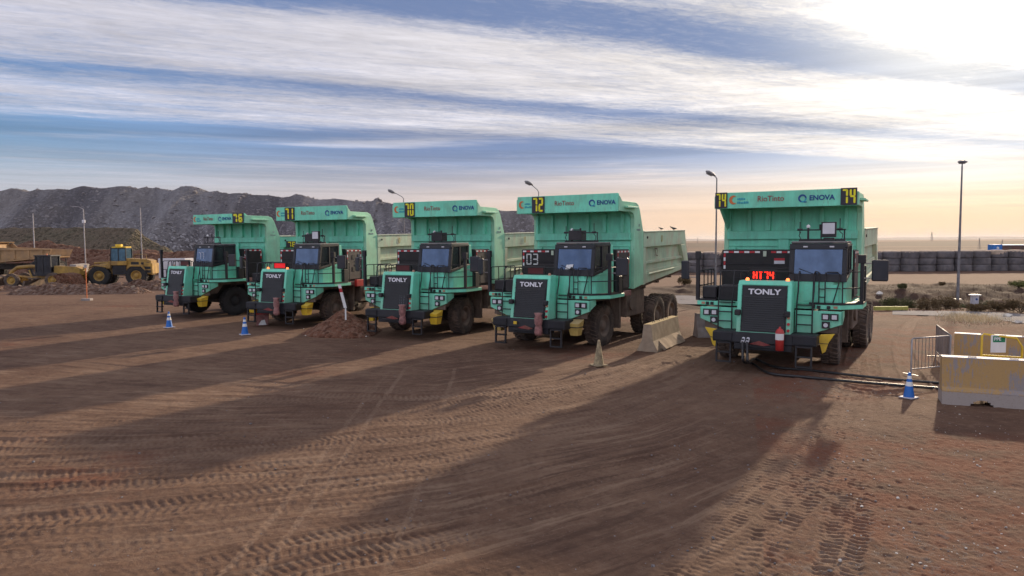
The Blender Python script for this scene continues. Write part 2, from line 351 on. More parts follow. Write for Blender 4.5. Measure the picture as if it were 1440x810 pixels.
# (pixel path in the photo, tyre width, offsets of the tyres, rut depth, lug height, dust)
TRACKS = [
 ([(-60, 700), (300, 668), (620, 632), (860, 588), (1040, 545), (1130, 522)], .62, (0, .72), .016, .020, .35),
 ([(-60, 748), (300, 702), (640, 655), (900, 606), (1060, 560), (1150, 530)], .60, (0,), .014, .018, .3),
 ([(-60, 655), (250, 640), (520, 612), (760, 570), (930, 520), (1010, 490)], .60, (0, .7), .014, .016, .45),
 ([(-60, 625), (250, 618), (520, 590), (740, 552), (900, 515), (975, 488)], .60, (0,), .022, .022, .45),
 ([(-60, 508), (130, 522), (300, 541), (470, 556), (640, 557), (820, 535), (960, 500)], .60, (0, .75), .022, .016, .85),
 ([(-60, 552), (90, 566), (240, 575), (420, 580), (620, 570), (800, 546), (940, 508)], .60, (0,), .020, .016, .7),
 ([(-60, 790), (200, 775), (480, 742), (760, 690), (980, 632), (1090, 585), (1150, 545)], .62, (0, .72), .014, .018, .3),
 ([(980, 850), (1080, 745), (1150, 670), (1190, 600), (1205, 555), (1195, 520)], .58, (0, .66), .014, .026, .55),
 ([(1160, 850), (1190, 760), (1210, 690), (1222, 620), (1225, 560), (1222, 500)], .58, (0,), .014, .024, .45),
 ([(520, 860), (560, 760), (600, 650), (620, 580), (640, 520)], .11, (0, 1.5, 1.9), .002, .0, 1.15),
 ([(1225, 540), (1218, 500), (1228, 470), (1245, 450), (1275, 438)], .55, (-1.1, .9), .05, .01, .8),
 ([(-60, 455), (200, 470), (420, 482), (640, 490)], .60, (0, 2.2), .018, .012, .4),
 ([(-60, 430), (160, 432), (330, 440)], .6, (0, 2.2), .02, .0, .6),
 ([(-60, 600), (100, 596), (300, 595), (560, 580), (800, 540), (950, 505)], .58, (0,), .018, .018, .5),
 ([(200, 860), (420, 800), (700, 735), (930, 668), (1080, 610), (1160, 560)], .6, (0, .7), .018, .022, .1),
 ([(640, 830), (820, 745), (980, 670), (1100, 590), (1160, 540)], .6, (0,), .012, .016, .2),
]
_r = random.Random(77)
for _k in range(22):      # many older passes between the main ones, same sweep into the parking row
    t = (_k+.5)/22; lo = [(-60, 800), (300, 760), (640, 705), (900, 640), (1060, 585), (1150, 540)]; up = [(-60, 545), (300, 560), (620, 560), (820, 530), (930, 505), (985, 486)]
    j = [_r.uniform(-14, 14)*(.5+t) for _ in range(6)]
    TRACKS.append(([(a_[0]*t+b_[0]*(1-t), a_[1]*t+b_[1]*(1-t)+j[i]) for i, (a_, b_) in enumerate(zip(lo, up))], _r.uniform(.5, .62), _r.choice([(0,), (0, .7)]), .009, _r.uniform(.006, .014), _r.uniform(.15, .6)))
for _k in range(4): TRACKS.append(([(920+_k*120, 860), (1010+_k*85, 740), (1100+_k*45, 650), (1165+_k*22, 580), (1185+_k*15, 520)], .55, (0,), .010, .016, .2))
def smooth_noise(x, y, sc, seed, octv=4):
    r = np.random.RandomState(seed); tot = np.zeros_like(x); amp = 1.0; s = sc
    for o in range(octv):
        G = r.rand(64, 64); xi = x*s + 100.3; yi = y*s + 57.7
        x0 = np.floor(xi).astype(int); y0 = np.floor(yi).astype(int); fx = xi-x0; fy = yi-y0
        fx = fx*fx*(3-2*fx); fy = fy*fy*(3-2*fy); x0 %= 64; y0 %= 64; x1 = (x0+1) % 64; y1 = (y0+1) % 64
        tot += amp*((G[x0, y0]*(1-fx)+G[x1, y0]*fx)*(1-fy)+(G[x0, y1]*(1-fx)+G[x1, y1]*fx)*fy-.5); amp *= .5; s *= 2.03
    return tot
def ss(x, a, b):
    t = np.clip((x-a)/(b-a), 0, 1); return t*t*(3-2*t)
def terrain(x, y):
    """the large shapes only: undulation and the ditch on the right"""
    r = np.hypot(x, y); h = smooth_noise(x, y, .16, 3, 3)*.10*np.exp(-r/80)
    wig = smooth_noise(x, y, .12, 8, 3)*2.0
    m = ss(x, 7, 15)
    d = -.75*ss(y+wig, 39.5, 43)*(1-ss(y+wig, 45, 52)) + .22*ss(y+wig, 50, 54)*(1-ss(y+wig, 56, 62))
    h += d*m + m*ss(y, 38, 40)*(1-ss(y, 55, 60))*smooth_noise(x, y, .7, 21, 4)*.35
    return h
def build_ground():
    az = np.concatenate([np.linspace(-180, -42, 46)[:-1], np.linspace(-42, 42, 1150), np.linspace(42, 180, 46)[1:-1]])*pi/180
    rr = np.concatenate([np.linspace(.3, 5.4, 8), np.geomspace(5.7, 34, 860), np.geomspace(34.4, 75, 110), np.geomspace(77, 25000, 60)])
    A, R = np.meshgrid(az, rr); X = R*np.sin(A); Y = R*np.cos(A)
    x = X.ravel(); y = Y.ravel(); n = len(x); h = terrain(x, y); dust = np.zeros(n); ph = np.zeros(n)
    ditch = ss(x, 6, 12)*ss(y, 38.5, 41)*(1-ss(y, 55, 60)); near = (np.abs(A.ravel()) < 43*pi/180) & (R.ravel() > 5.6) & (R.ravel() < 60)
    idx0 = np.where(near)[0]
    for ti, (pts, wd, offs, rut, lug, dst) in enumerate(TRACKS):
        S = spline(pts, .9 if wd > .3 else .5); a = S[:-1]; b = S[1:]; ab = b-a; L = np.linalg.norm(ab, axis=1); cum = np.concatenate([[0], np.cumsum(L)[:-1]])
        mo = max(abs(o) for o in offs)+wd+.3
        sel = idx0[(x[idx0] > S[:, 0].min()-mo) & (x[idx0] < S[:, 0].max()+mo) & (y[idx0] > S[:, 1].min()-mo) & (y[idx0] < S[:, 1].max()+mo)]
        bd = np.full(len(sel), 1e9); bs = np.zeros(len(sel)); bsg = np.zeros(len(sel)); xs = x[sel]; ys = y[sel]
        for k in range(len(a)):
            dx = xs-a[k, 0]; dy = ys-a[k, 1]; t = np.clip((dx*ab[k, 0]+dy*ab[k, 1])/(L[k]**2), 0, 1)
            ex = dx-t*ab[k, 0]; ey = dy-t*ab[k, 1]; d2 = ex*ex+ey*ey; u = d2 < bd
            bd[u] = d2[u]; bs[u] = cum[k]+t[u]*L[k]; bsg[u] = np.sign(ab[k, 0]*dy[u]-ab[k, 1]*dx[u])
        sd_ = np.sqrt(bd)*bsg; wob = smooth_noise(xs, ys, .5, 40+ti, 3)
        for oi, o in enumerate(offs):
            q = (sd_-o+wob*.10)/(wd/2); prof = 1-ss(np.abs(q), .78, 1.05); fade = np.clip(.55+smooth_noise(xs, ys, .25, 60+ti*3+oi, 3)*1.3, .1, 1.15)
            rim = np.exp(-((np.abs(q)-1.12)/.16)**2)
            pitch = (.16, .135, .115)[ti % 3]
            lugp = np.cos(2*pi*(bs/pitch + .55*np.abs(q)*np.sign(1) + .5*(q > 0)))
            lug_h = np.clip(lugp*1.8, -1, 1)*(np.abs(q) > .12)
            h[sel] += fade*(-rut*prof + rut*.7*rim + lug*.36*lug_h*prof*(.6+.4*np.clip(smooth_noise(xs, ys, 2.5, 90+ti, 2)*2+.5, 0, 1.6)))
            dust[sel] = np.maximum(dust[sel], fade*dst*(prof*(.7+.35*lug_h)))
    up = np.array([gp(*p)[:2] for p in [(-60, 545), (300, 560), (620, 560), (820, 530), (930, 505), (985, 486)]]); lo = np.array([gp(*p)[:2] for p in [(-60, 800), (300, 760), (640, 705), (900, 640), (1060, 585), (1150, 540)]])
    def ex(P, xx):
        yy = np.interp(xx, P[:, 0], P[:, 1]); s0 = (P[1, 1]-P[0, 1])/(P[1, 0]-P[0, 0]); s1 = (P[-1, 1]-P[-2, 1])/(P[-1, 0]-P[-2, 0])
        return yy + np.where(xx < P[0, 0], (xx-P[0, 0])*s0, 0) + np.where(xx > P[-1, 0], (xx-P[-1, 0])*s1, 0)
    xb = x + smooth_noise(x, y, .15, 98, 2)*1.2; yu = ex(up, xb); yl = ex(lo, xb); lane = (y-yu)/np.maximum(yu-yl, 2.5)
    lanem = (1-ss(x-(y-10)*.12, 1.5, 5.5))*np.exp(-np.maximum(lane-.15, 0)*1.6)*np.clip(.75+smooth_noise(x, y, .2, 99, 3), .25, 1)*near
    rn = R.ravel()
    fm = np.exp(-rn/45.)*near
    h += fm*(smooth_noise(x, y, 2.2, 11, 4)*.022 + smooth_noise(x, y, 9.0, 12, 3)*.012)
    rough = ss(smooth_noise(x, y, .22, 17, 3)+np.where(x > 3.5+ (y-10)*.32, .35, -.25), 0, .4)
    h += fm*rough*(smooth_noise(x, y, 11.0, 13, 3)*.022)+fm*smooth_noise(x, y, 17.0, 14, 2)*.007
    na = len(az); nr = len(rr); co = np.empty((n, 3), np.float32); co[:, 0] = x; co[:, 1] = y; co[:, 2] = h
    I = np.arange(n).reshape(nr, na); a_ = I[:-1, :]; b_ = I[1:, :]; nx = np.roll(np.arange(na), -1)
    F = np.stack([a_, a_[:, nx], b_[:, nx], b_], -1).reshape(-1, 4)[:, ::-1]
    me = bpy.data.meshes.new('ground'); me.vertices.add(n); me.vertices.foreach_set('co', co.ravel())
    me.loops.add(F.size); me.loops.foreach_set('vertex_index', F.ravel().astype(np.int32)); me.polygons.add(len(F))
    me.polygons.foreach_set('loop_start', np.arange(0, F.size, 4, dtype=np.int32)); me.polygons.foreach_set('loop_total', np.full(len(F), 4, np.int32))
    me.polygons.foreach_set('use_smooth', np.ones(len(F), bool))
    for nm, arr in (('dust', dust), ('gravel', rough), ('ditch', ditch), ('lane', lane), ('lanemask', lanem)):
        at_ = me.attributes.new(nm, 'FLOAT', 'POINT'); at_.data.foreach_set('value', arr.astype(np.float32))
    me.update(); me.validate(); return me
m, N, b = base_mat('dirt_ground')
pos = N.node('ShaderNodeNewGeometry').outputs['Position']
dustA = N.node('ShaderNodeAttribute', attribute_name='dust').outputs['Fac']; gravA = N.node('ShaderNodeAttribute', attribute_name='gravel').outputs['Fac']
nA = N.noise(pos, .13, 6, .6); nB = N.noise(pos, .9, 7, .66); nC = N.noise(pos, 9, 7, .7); nD = N.noise(pos, 60, 4, .7)
c = N.mix(N.smooth(nA, .35, .66), (.124, .069, .046), (.192, .117, .077))
c = N.mix(N.math('MULTIPLY', N.smooth(nB, .42, .7), .55), c, (.088, .048, .034))
nM = N.noise(pos, 2.6, 8, .75)
c = N.mix(N.math('MULTIPLY', N.smooth(nM, .50, .62), .40), c, (.075, .043, .030)); c = N.mix(N.math('MULTIPLY', N.smooth(nM, .48, .38), .30), c, (.25, .165, .115))
c = N.mix(N.math('MULTIPLY', N.smooth(nC, .5, .75), .45), c, (.22, .145, .10))
redp = N.math('MULTIPLY', gravA, N.smooth(nB, .62, .40))
c = N.mix(N.math('MULTIPLY', redp, .75), c, (.165, .058, .033))
grey = N.math('MULTIPLY', gravA, N.math('MULTIPLY', N.smooth(nC, .50, .66), N.smooth(nA, .40, .62)))
c = N.mix(N.math('MULTIPLY', grey, .8), c, (.14, .125, .12))
c = N.mix(N.math('MULTIPLY', N.math('MINIMUM', dustA, 1.0), N.math('ADD', .28, N.math('MULTIPLY', N.smooth(nB, .3, .7), .4))), c, (.30, .205, .142))
laneA = N.node('ShaderNodeAttribute', attribute_name='lane'); lane = laneA.outputs['Fac']; laneM = N.node('ShaderNodeAttribute', attribute_name='lanemask').outputs['Fac']
lv = N.node('ShaderNodeCombineXYZ', {0: N.math('MULTIPLY', N.node('ShaderNodeSeparateXYZ', {0: pos}).outputs[0], .35), 1: N.math('MULTIPLY', lane, 34.0), 2: 0.0}).outputs[0]
ln = N.math('ADD', N.math('MULTIPLY', N.noise(lv, 1.0, 6, .7), .6), N.math('MULTIPLY', N.noise(N.vmath('MULTIPLY', lv, (.8, .16, 1)), 1.0, 5, .65), .4))
c = N.mix(N.math('MULTIPLY', N.math('MULTIPLY', laneM, N.smooth(ln, .49, .41)), .68), c, (.075, .042, .030))
c = N.mix(N.math('MULTIPLY', N.math('MULTIPLY', laneM, N.smooth(ln, .51, .59)), .50), c, (.32, .22, .15))
c = N.mix(N.math('MULTIPLY', N.smooth(nD, .50, .70), .55), c, (.09, .055, .042))
vor = N.node('ShaderNodeTexVoronoi', {'Vector': pos, 'Scale': 26.0, 'Randomness': 1.0})
vk = N.node('ShaderNodeSeparateXYZ', {0: vor.outputs['Color']}).outputs[0]
peb = N.math('MULTIPLY', N.smooth(vor.outputs['Distance'], .32, .12), N.smooth(vk, .82, .9))
c = N.mix(N.math('MULTIPLY', peb, N.math('ADD', .25, N.math('MULTIPLY', gravA, .5))), c, (.36, .31, .27))
ps = N.node('ShaderNodeSeparateXYZ', {0: pos})
far = N.smooth(ps.outputs[1], 60., 110.)
ditA = N.node('ShaderNodeAttribute', attribute_name='ditch').outputs['Fac']
ditc = N.math('MULTIPLY', ditA, N.math('ADD', .8, N.math('MULTIPLY', N.smooth(nB, .35, .6), .2)))
c = N.mix(N.math('MULTIPLY', N.smooth(ps.outputs[1], 40., 62.), .7), c, (.165, .100, .070))
c = N.mix(ditc, c, N.mix(N.smooth(nC, .4, .7), (.050, .030, .023), (.085, .054, .040)))
farn = N.noise(N.vmath('MULTIPLY', pos, (.25, 1.0, 1.0)), .012, 6, .62)
c = N.mix(far, c, N.mix(N.smooth(farn, .40, .60), (.08, .05, .038), (.17, .105, .075)))
N.l.new(c, b.inputs['Base Color']); b.inputs['Roughness'].default_value = .95; b.inputs['Specular IOR Level'].default_value = .12
hh = N.math('ADD', N.math('MULTIPLY', N.math('MULTIPLY', ln, laneM), .9), N.math('MULTIPLY', nC, .7)); hh = N.math('ADD', hh, N.math('ADD', N.math('MULTIPLY', nD, .30), N.math('MULTIPLY', peb, .3)))
bn = N.node('ShaderNodeBump', {'Strength': .9, 'Distance': .045, 'Height': hh}); N.l.new(bn.outputs[0], b.inputs['Normal'])
M['ground'] = m
ground = bpy.data.objects.new('ground', build_ground()); C.objects.link(ground); ground.data.materials.append(m); struct(ground)
def gz(x, y): return float(terrain(np.array([x]), np.array([y]))[0])

# ------------------------------------------------------------------ far terrain
def heightfield(name, mat_, x0, x1, y0, y1, nx, ny, fn, kind='structure'):
    X, Y = np.meshgrid(np.linspace(x0, x1, nx), np.linspace(y0, y1, ny)); Z, DX, DY = fn(X, Y)
    co = np.stack([X+DX, Y+DY, Z], -1).reshape(-1, 3); I = np.arange(nx*ny).reshape(ny, nx)
    F = np.stack([I[:-1, :-1], I[:-1, 1:], I[1:, 1:], I[1:, :-1]], -1).reshape(-1, 4)
    me = bpy.data.meshes.new(name); me.from_pydata(co.tolist(), [], F.tolist()); me.materials.append(mat_)
    o = bpy.data.objects.new(name, me); C.objects.link(o); struct(o, kind); return o
sky_px = [(-60, 270), (0, 268), (12, 266), (33, 269), (50, 267), (62, 269), (85, 265), (97, 267.5), (115, 263), (135, 264), (165, 263), (180, 264), (190, 268), (200, 264), (225, 264), (240, 268.5), (257, 264), (270, 264),
          (290, 270), (300, 268), (322, 274), (345, 272), (370, 276), (400, 277), (420, 275), (445, 280), (470, 281), (500, 283), (524, 283), (527, 279), (531, 279), (535, 285), (550, 288), (600, 291), (660, 294), (704, 296), (730, 298), (760, 301), (800, 312), (850, 326), (900, 336), (940, 341)]
YT = 172.0
skx = []; skz = []
for p in sky_px:
    q = at(p[0], p[1], YT); skx.append(q.x); skz.append(q.z)
def dump_fn(X, Y):
    H = np.interp(X, skx, skz); H = np.maximum(H, .2)
    n = smooth_noise(X, Y, .045, 31, 3); cone_ = np.abs(((X+18*np.sin(X*.013)+Y*.12)/8.0+smooth_noise(X, Y*0, .05, 35, 2)*1.2) % 2-1)-.5; gul = smooth_noise(X, Y*.25, .07, 32, 3)*.6 + cone_*1.25
    base = YT - H*1.30 - 3 + gul*7; t = np.clip((Y-base)/(YT-base), 0, 1.0)
    H = H*(1+.012*np.sin(X*.62+2*np.sin(X*.11))*ss(X, -200, -100)); Z = H*(t**.93); back = ss(Y, YT+2, YT+40); Z = Z*(1-.75*back) - .5
    Z += .6
    fine = smooth_noise(X, Y, .16, 33, 4)*.35 + np.abs(smooth_noise(X, Y, 1.3, 34, 3))*.22
    Z += fine*np.clip(t*4, 0, 1)*np.clip((1-t)*6+.25, 0, 1)
    return np.where(t <= 0, -1.0, Z), X*0, gul*1.0
dump = heightfield('waste_rock_hill', M['waste'], at(-160, 300, YT).x, at(960, 300, YT).x, 140, 225, 620, 170, dump_fn)
def scatter_rocks(name, mat_, pts, smin, smax, kind='stuff', seed=1, power=2.5, flat=.8, sink=.2):
    r = random.Random(seed); mb = MB()
    B = [Vector(p).normalized() for p in [(1, 0, 0), (-1, 0, 0), (0, 1, 0), (0, -1, 0), (0, 0, 1), (0, 0, -1), (1, 1, 1), (-1, 1, 1), (1, -1, 1), (-1, -1, 1)]]
    fs = [(4, 6, 7), (4, 7, 9), (4, 9, 8), (4, 8, 6), (6, 0, 2), (6, 2, 7), (7, 2, 1), (7, 1, 9), (9, 1, 3), (9, 3, 8), (8, 3, 0), (8, 0, 6), (5, 2, 0), (5, 1, 2), (5, 3, 1), (5, 0, 3)]
    for p in pts:
        s = smin + (smax-smin)*r.random()**power; q = Euler((r.random()*6, r.random()*6, r.random()*6)).to_matrix(); sc_ = (r.uniform(.6, 1.2), r.uniform(.6, 1.2), r.uniform(.5, 1)*flat)
        vs = []
        for v in B:
            u = (q @ v)*r.uniform(.75, 1.2); vs.append((p[0]+u.x*s*sc_[0], p[1]+u.y*s*sc_[1], p[2]+u.z*s*sc_[2]-s*sink))
        mb.add(vs, fs)
    o = mb.build(name, mat_); struct(o, kind); return o
dx_ = np.array([v.co[:] for v in dump.data.vertices]); ok = dx_[(dx_[:, 2] > .5) & (dx_[:, 1] < YT+3)]
sel = ok[RS.randint(0, len(ok), 7000)]; sel[:, :2] += RS.rand(len(sel), 2)*.3
scatter_rocks('waste_boulders', M['boulder'], sel.tolist(), .10, .80, seed=4, power=7)

def ridge(name, mat_, pts, width, rough, nx=160, ny=26, seed=50, nsc=.6):
    """a heap whose crest passes through pixels pts (px, py, distance)"""
    q = [at(p[0], p[1], p[2]) for p in pts]; xs = [v.x for v in q]; ysr = [v.y for v in q]; zs = [v.z for v in q]
    yb = sum(ysr)/len(ysr); pad = width*.6
    def fn(X, Y):
        H = np.interp(X, xs, zs); H = H*ss(X, xs[0]-pad, xs[0]+.01)*(1-ss(X, xs[-1]-.01, xs[-1]+pad)); cy = np.interp(X, xs, ysr)
        w_ = width*(.6+.4*H/max(zs)) + smooth_noise(X, Y, nsc*.4, seed, 3)*width*.3
        t = np.clip(1-np.abs(Y-cy)/w_, 0, 1); Z = H*(t**1.1)*1.0
        Z += (smooth_noise(X, Y, nsc, seed+1, 4)*rough)*np.clip(t*5, 0, 1)*np.clip(H/max(zs)*1.5, 0, 1)
        return np.where(t <= 0, -.4, Z-.03), X*0, X*0
    return heightfield(name, mat_, xs[0]-pad*1.05, xs[-1]+pad*1.05, min(ysr)-width*1.35, max(ysr)+width*1.35, nx, ny, fn)
o = ridge('berm', M['berm'], [(-80, 318, 112), (60, 318, 112), (130, 318, 112), (192, 318.5, 112), (203, 330, 112), (225, 344, 112)], 9, .25, 260, 40, 70)
o = ridge('red_soil_bank', M['redsoil'], [(-60, 352, 92), (10, 345, 92), (40, 337, 92), (65, 337, 92), (95, 345, 92), (140, 349, 92), (230, 350, 92), (330, 352, 92), (450, 352, 92), (700, 353, 92)], 6, .6, 300, 40, 74)
o = ridge('rubble_berm', M['rubble'], [(-30, 400, 60), (20, 401, 60), (45, 399, 60), (60, 399, 60), (85, 398.5, 60), (110, 398, 60), (160, 396, 60), (190, 395, 60), (225, 394, 60), (300, 391, 60), (340, 395, 60)], 1.7, .45, 260, 26, 78, 1.2)
o = ridge('dark_heap', M['rubble'], [(30, 402.5, 55), (55, 400, 55), (85, 398.5, 55), (130, 400.5, 55), (170, 401, 55), (200, 403, 55)], 1.5, .25, 120, 20, 82, 1.2)
rp = []
for i in range(420):
    t = random.random(); px = 20+t*240; q = gp(px, random.gauss(402, 3.0)); rp.append((q.x, q.y, gz(q.x, q.y)+max(0, .5-abs(q.y-60)*.4)))
scatter_rocks('rubble_stones', M['concrete'], rp, .04, .26, seed=9, power=5)
# distant plain: low hills on the horizon
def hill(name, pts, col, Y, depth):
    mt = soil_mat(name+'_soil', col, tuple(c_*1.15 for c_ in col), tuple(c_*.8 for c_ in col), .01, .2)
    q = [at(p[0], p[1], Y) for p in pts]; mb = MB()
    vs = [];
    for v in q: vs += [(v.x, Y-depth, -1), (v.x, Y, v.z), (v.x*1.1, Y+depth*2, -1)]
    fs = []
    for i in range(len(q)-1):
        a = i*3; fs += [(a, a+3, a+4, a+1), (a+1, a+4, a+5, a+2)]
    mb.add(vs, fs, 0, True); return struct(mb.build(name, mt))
random.seed(3)
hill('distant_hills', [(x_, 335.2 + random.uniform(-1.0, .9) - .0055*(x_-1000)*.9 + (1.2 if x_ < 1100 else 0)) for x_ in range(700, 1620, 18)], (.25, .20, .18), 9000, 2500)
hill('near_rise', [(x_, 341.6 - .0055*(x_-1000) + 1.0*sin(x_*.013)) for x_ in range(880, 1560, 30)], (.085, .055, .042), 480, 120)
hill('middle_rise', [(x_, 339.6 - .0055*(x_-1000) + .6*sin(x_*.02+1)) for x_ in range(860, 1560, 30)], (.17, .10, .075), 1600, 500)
# grey service road behind the dry grass
def strip_mesh(name, mt, c0, c1, z):
    mb = MB(); n = len(c0)
    vs = []
    for a, b_ in zip(c0, c1):
        va = gp(*a); vb = gp(*b_); vs += [(va.x, va.y, gz(va.x, va.y)+z), (vb.x, vb.y, gz(vb.x, vb.y)+z)]
    mb.add(vs, [(2*i, 2*i+2, 2*i+3, 2*i+1) for i in range(n-1)]); return struct(mb.build(name, mt))
M['road'] = soil_mat('grey_gravel_road', (.19, .175, .175), (.24, .22, .22), (.28, .25, .24), 2.0, .3)

# ------------------------------------------------------------------ haze: clear desert air with a little dust
hv = bpy.data.materials.new('haze_air'); hv.use_nodes = True; H = NT(hv.node_tree); H.n.clear()
vol = H.node('ShaderNodeVolumePrincipled', {'Color': (.86, .84, .86, 1), 'Density': .00004, 'Anisotropy': .2}); ho = H.node('ShaderNodeOutputMaterial'); H.l.new(vol.outputs[0], ho.inputs['Volume'])

# ------------------------------------------------------------------ text, digits
def text_mesh(s, size, bold=0.0, sx=1.0, ext=.004, space=1.0, shear=0):
    cu = bpy.data.curves.new('lettering', 'FONT'); cu.body = s; cu.size = size; cu.offset = bold; cu.extrude = ext; cu.align_x = 'CENTER'; cu.align_y = 'CENTER'; cu.space_character = space; cu.shear = shear; cu.resolution_u = 3
    o = bpy.data.objects.new('lettering', cu); C.objects.link(o); bpy.context.view_layer.update()
    me = bpy.data.meshes.new_from_object(o.evaluated_get(bpy.context.evaluated_depsgraph_get())); bpy.data.objects.remove(o); bpy.data.curves.remove(cu)
    co = [(v.co.x*sx, v.co.y, v.co.z) for v in me.vertices]
    for v, c_ in zip(me.vertices, co): v.co = c_
    me.name = 'lettering'; return me
TXT = {}
def text(s, size, mt, parent, loc, rx=pi/2, rz=0.0, **kw):
    k = (s, size, str(kw), mt.name)
    if k not in TXT:
        TXT[k] = text_mesh(s, size, **kw); TXT[k].materials.clear(); TXT[k].materials.append(mt)
    o = link('lettering', TXT[k], parent); o.location = loc; o.rotation_euler = (rx, 0, rz); return o
SEG = {'0': 'abcdef', '1': 'bc', '2': 'abged', '3': 'abgcd', '4': 'fgbc', '6': 'afgecd', '7': 'abc', 'H': 'fbgec', 'T': 'a|'}
def digit_segs(mb, ch, x, z, w_, h_, t, y0, y1, m=0):
    """seven-segment figure, lower-left corner at x,z, in the x-z plane"""
    g = t*.18
    R = {'a': (x+g, x+w_-g, z+h_-t, z+h_), 'd': (x+g, x+w_-g, z, z+t), 'g': (x+g, x+w_-g, z+h_/2-t/2, z+h_/2+t/2),
         'f': (x, x+t, z+h_/2+g, z+h_-g), 'b': (x+w_-t, x+w_, z+h_/2+g, z+h_-g), 'e': (x, x+t, z+g, z+h_/2-g), 'c': (x+w_-t, x+w_, z+g, z+h_/2-g), '|': (x+w_/2-t/2, x+w_/2+t/2, z, z+h_-t-g)}
    for s in SEG[ch]:
        a, b_, c_, d = R[s]; k = t*.3
        if b_-a > d-c_: poly = [(a+k, c_), (b_-k, c_), (b_, (c_+d)/2), (b_-k, d), (a+k, d), (a, (c_+d)/2)]
        else: poly = [((a+b_)/2, c_), (b_, c_+k), (b_, d-k), ((a+b_)/2, d), (a, d-k), (a, c_+k)]
        mb.prism(poly, 'y', y0, y1, m)
def number_plate(root_part, s, x0, x1, z0, z1, y, thick=.03):
    mb = MB().box(x0, x1, y-thick, y, z0, z1); p = mb.build('number_plate', M['plate'], root_part, .004)
    mb = MB(); W = x1-x0; Hh = z1-z0; dw = W*.34
    for i, ch in enumerate(s): digit_segs(mb, ch, x0+W*.09+i*W*.46 - (W*.02 if ch == '1' else 0), z0+Hh*.07, dw+W*.02, Hh*.86, W*.125, y-thick-.012, y-thick-.001)
    mb.build('number_figures', M['digit'], p if root_part is None or root_part.parent is None else root_part); return p

# ------------------------------------------------------------------ wheels
def wheel_meshes(Rw, width, lugs=30, rimr=.52, cl=False):
    hw = width/2; t = MB()
    prof = [(-hw*.80, rimr*Rw), (-hw*.97, rimr*Rw*1.12), (-hw, Rw*.78), (-hw*.92, Rw*.92), (-hw*.80, Rw*.955), (hw*.80, Rw*.955), (hw*.92, Rw*.92), (hw, Rw*.78), (hw*.97, rimr*Rw*1.12), (hw*.80, rimr*Rw)]
    t.lathe(prof, 48)
    for i in range(lugs):
        for sgn in (-1, 1):
            a = 2*pi*(i+.5*(sgn > 0))/lugs; da = 2*pi/lugs*.28; sk = 2*pi/lugs*.35
            def pt(xx, ang, r): return (xx, r*cos(ang), r*sin(ang))
            for (xa, xb, a0, a1, r0, r1) in ((.02, hw*.93, a, a+sk, Rw*.955, Rw*1.0),):
                lo = [pt(sgn*xa, a0-da, Rw*.94), pt(sgn*xa, a0+da, Rw*.94), pt(sgn*xb, a1+da, Rw*.93), pt(sgn*xb, a1-da, Rw*.93)]
                hi = [pt(sgn*xa, a0-da*.8, r1), pt(sgn*xa, a0+da*.8, r1), pt(sgn*xb, a1+da*.8, Rw*.985), pt(sgn*xb, a1-da*.8, Rw*.985)]
                ps_ = lo+hi if sgn > 0 else [lo[i_] for i_ in (0, 3, 2, 1)]+[hi[i_] for i_ in (0, 3, 2, 1)]
                t.add(ps_, [(3, 2, 1, 0), (4, 5, 6, 7), (0, 1, 5, 4), (1, 2, 6, 5), (2, 3, 7, 6), (3, 0, 4, 7)])
            lo_ = a+sk; 
            q = [pt(sgn*hw*.93, lo_-da, Rw*.985), pt(sgn*hw*.93, lo_+da, Rw*.985), pt(sgn*hw*1.02, lo_+da, Rw*.84), pt(sgn*hw*1.02, lo_-da, Rw*.84),
                 pt(sgn*hw*.80, lo_-da, Rw*.93), pt(sgn*hw*.80, lo_+da, Rw*.93), pt(sgn*hw*.94, lo_+da, Rw*.84), pt(sgn*hw*.94, lo_-da, Rw*.84)]
            if sgn < 0: q = [q[i_] for i_ in (0, 3, 2, 1, 4, 7, 6, 5)]
            t.add(q, [(0, 1, 2, 3), (7, 6, 5, 4), (0, 4, 5, 1), (1, 5, 6, 2), (2, 6, 7, 3), (3, 7, 4, 0)])
    rm = MB(); rr = rimr*Rw
    for sgn in (-1, 1):
        pr = [(sgn*hw*.84, rr*1.04), (sgn*hw*.88, rr*.98), (sgn*hw*.80, rr*.90), (sgn*hw*.45, rr*.86), (sgn*hw*.30, rr*.60), (sgn*hw*.34, rr*.52), (sgn*hw*.75, rr*.40), (sgn*hw*.80, rr*.34), (sgn*hw*.80, .001)]
        rm.lathe(pr if sgn < 0 else pr[::-1], 32)
        for i in range(12):
            a = 2*pi*i/12; x = sgn*hw; rm.cyl((x*.30, rr*.72*cos(a), rr*.72*sin(a)), (x*.42, rr*.72*cos(a), rr*.72*sin(a)), rr*.045, 6)
    return t, rm
WH = {}
def wheel(parent, loc, Rw, width, tm, rmat, lugs=30, rimr=.52, rz=0):
    k = (Rw, width, lugs, rimr, tm.name, rmat.name)
    if k not in WH:
        t, r = wheel_meshes(Rw, width, lugs, rimr); WH[k] = (r.mesh('wheel', rmat), t.mesh('tyre', tm))
    o = link('wheel', WH[k][0], parent); o.location = loc; o.rotation_euler = (random.random()*6, 0, rz); link('tyre', WH[k][1], o); return o

# ------------------------------------------------------------------ the electric dump trucks
CACHE = {}
def cached(key, parent, name, mats, fn, bevel=0):
    if key not in CACHE:
        mb = MB(); fn(mb); CACHE[key] = mb.mesh(name, mats)
    return link(name, CACHE[key], parent, bevel)
def arc(cx, cz, r, a0, a1, n=5): return [(cx+r*cos(radians(a0+(a1-a0)*i/n)), cz+r*sin(radians(a0+(a1-a0)*i/n))) for i in range(n+1)]

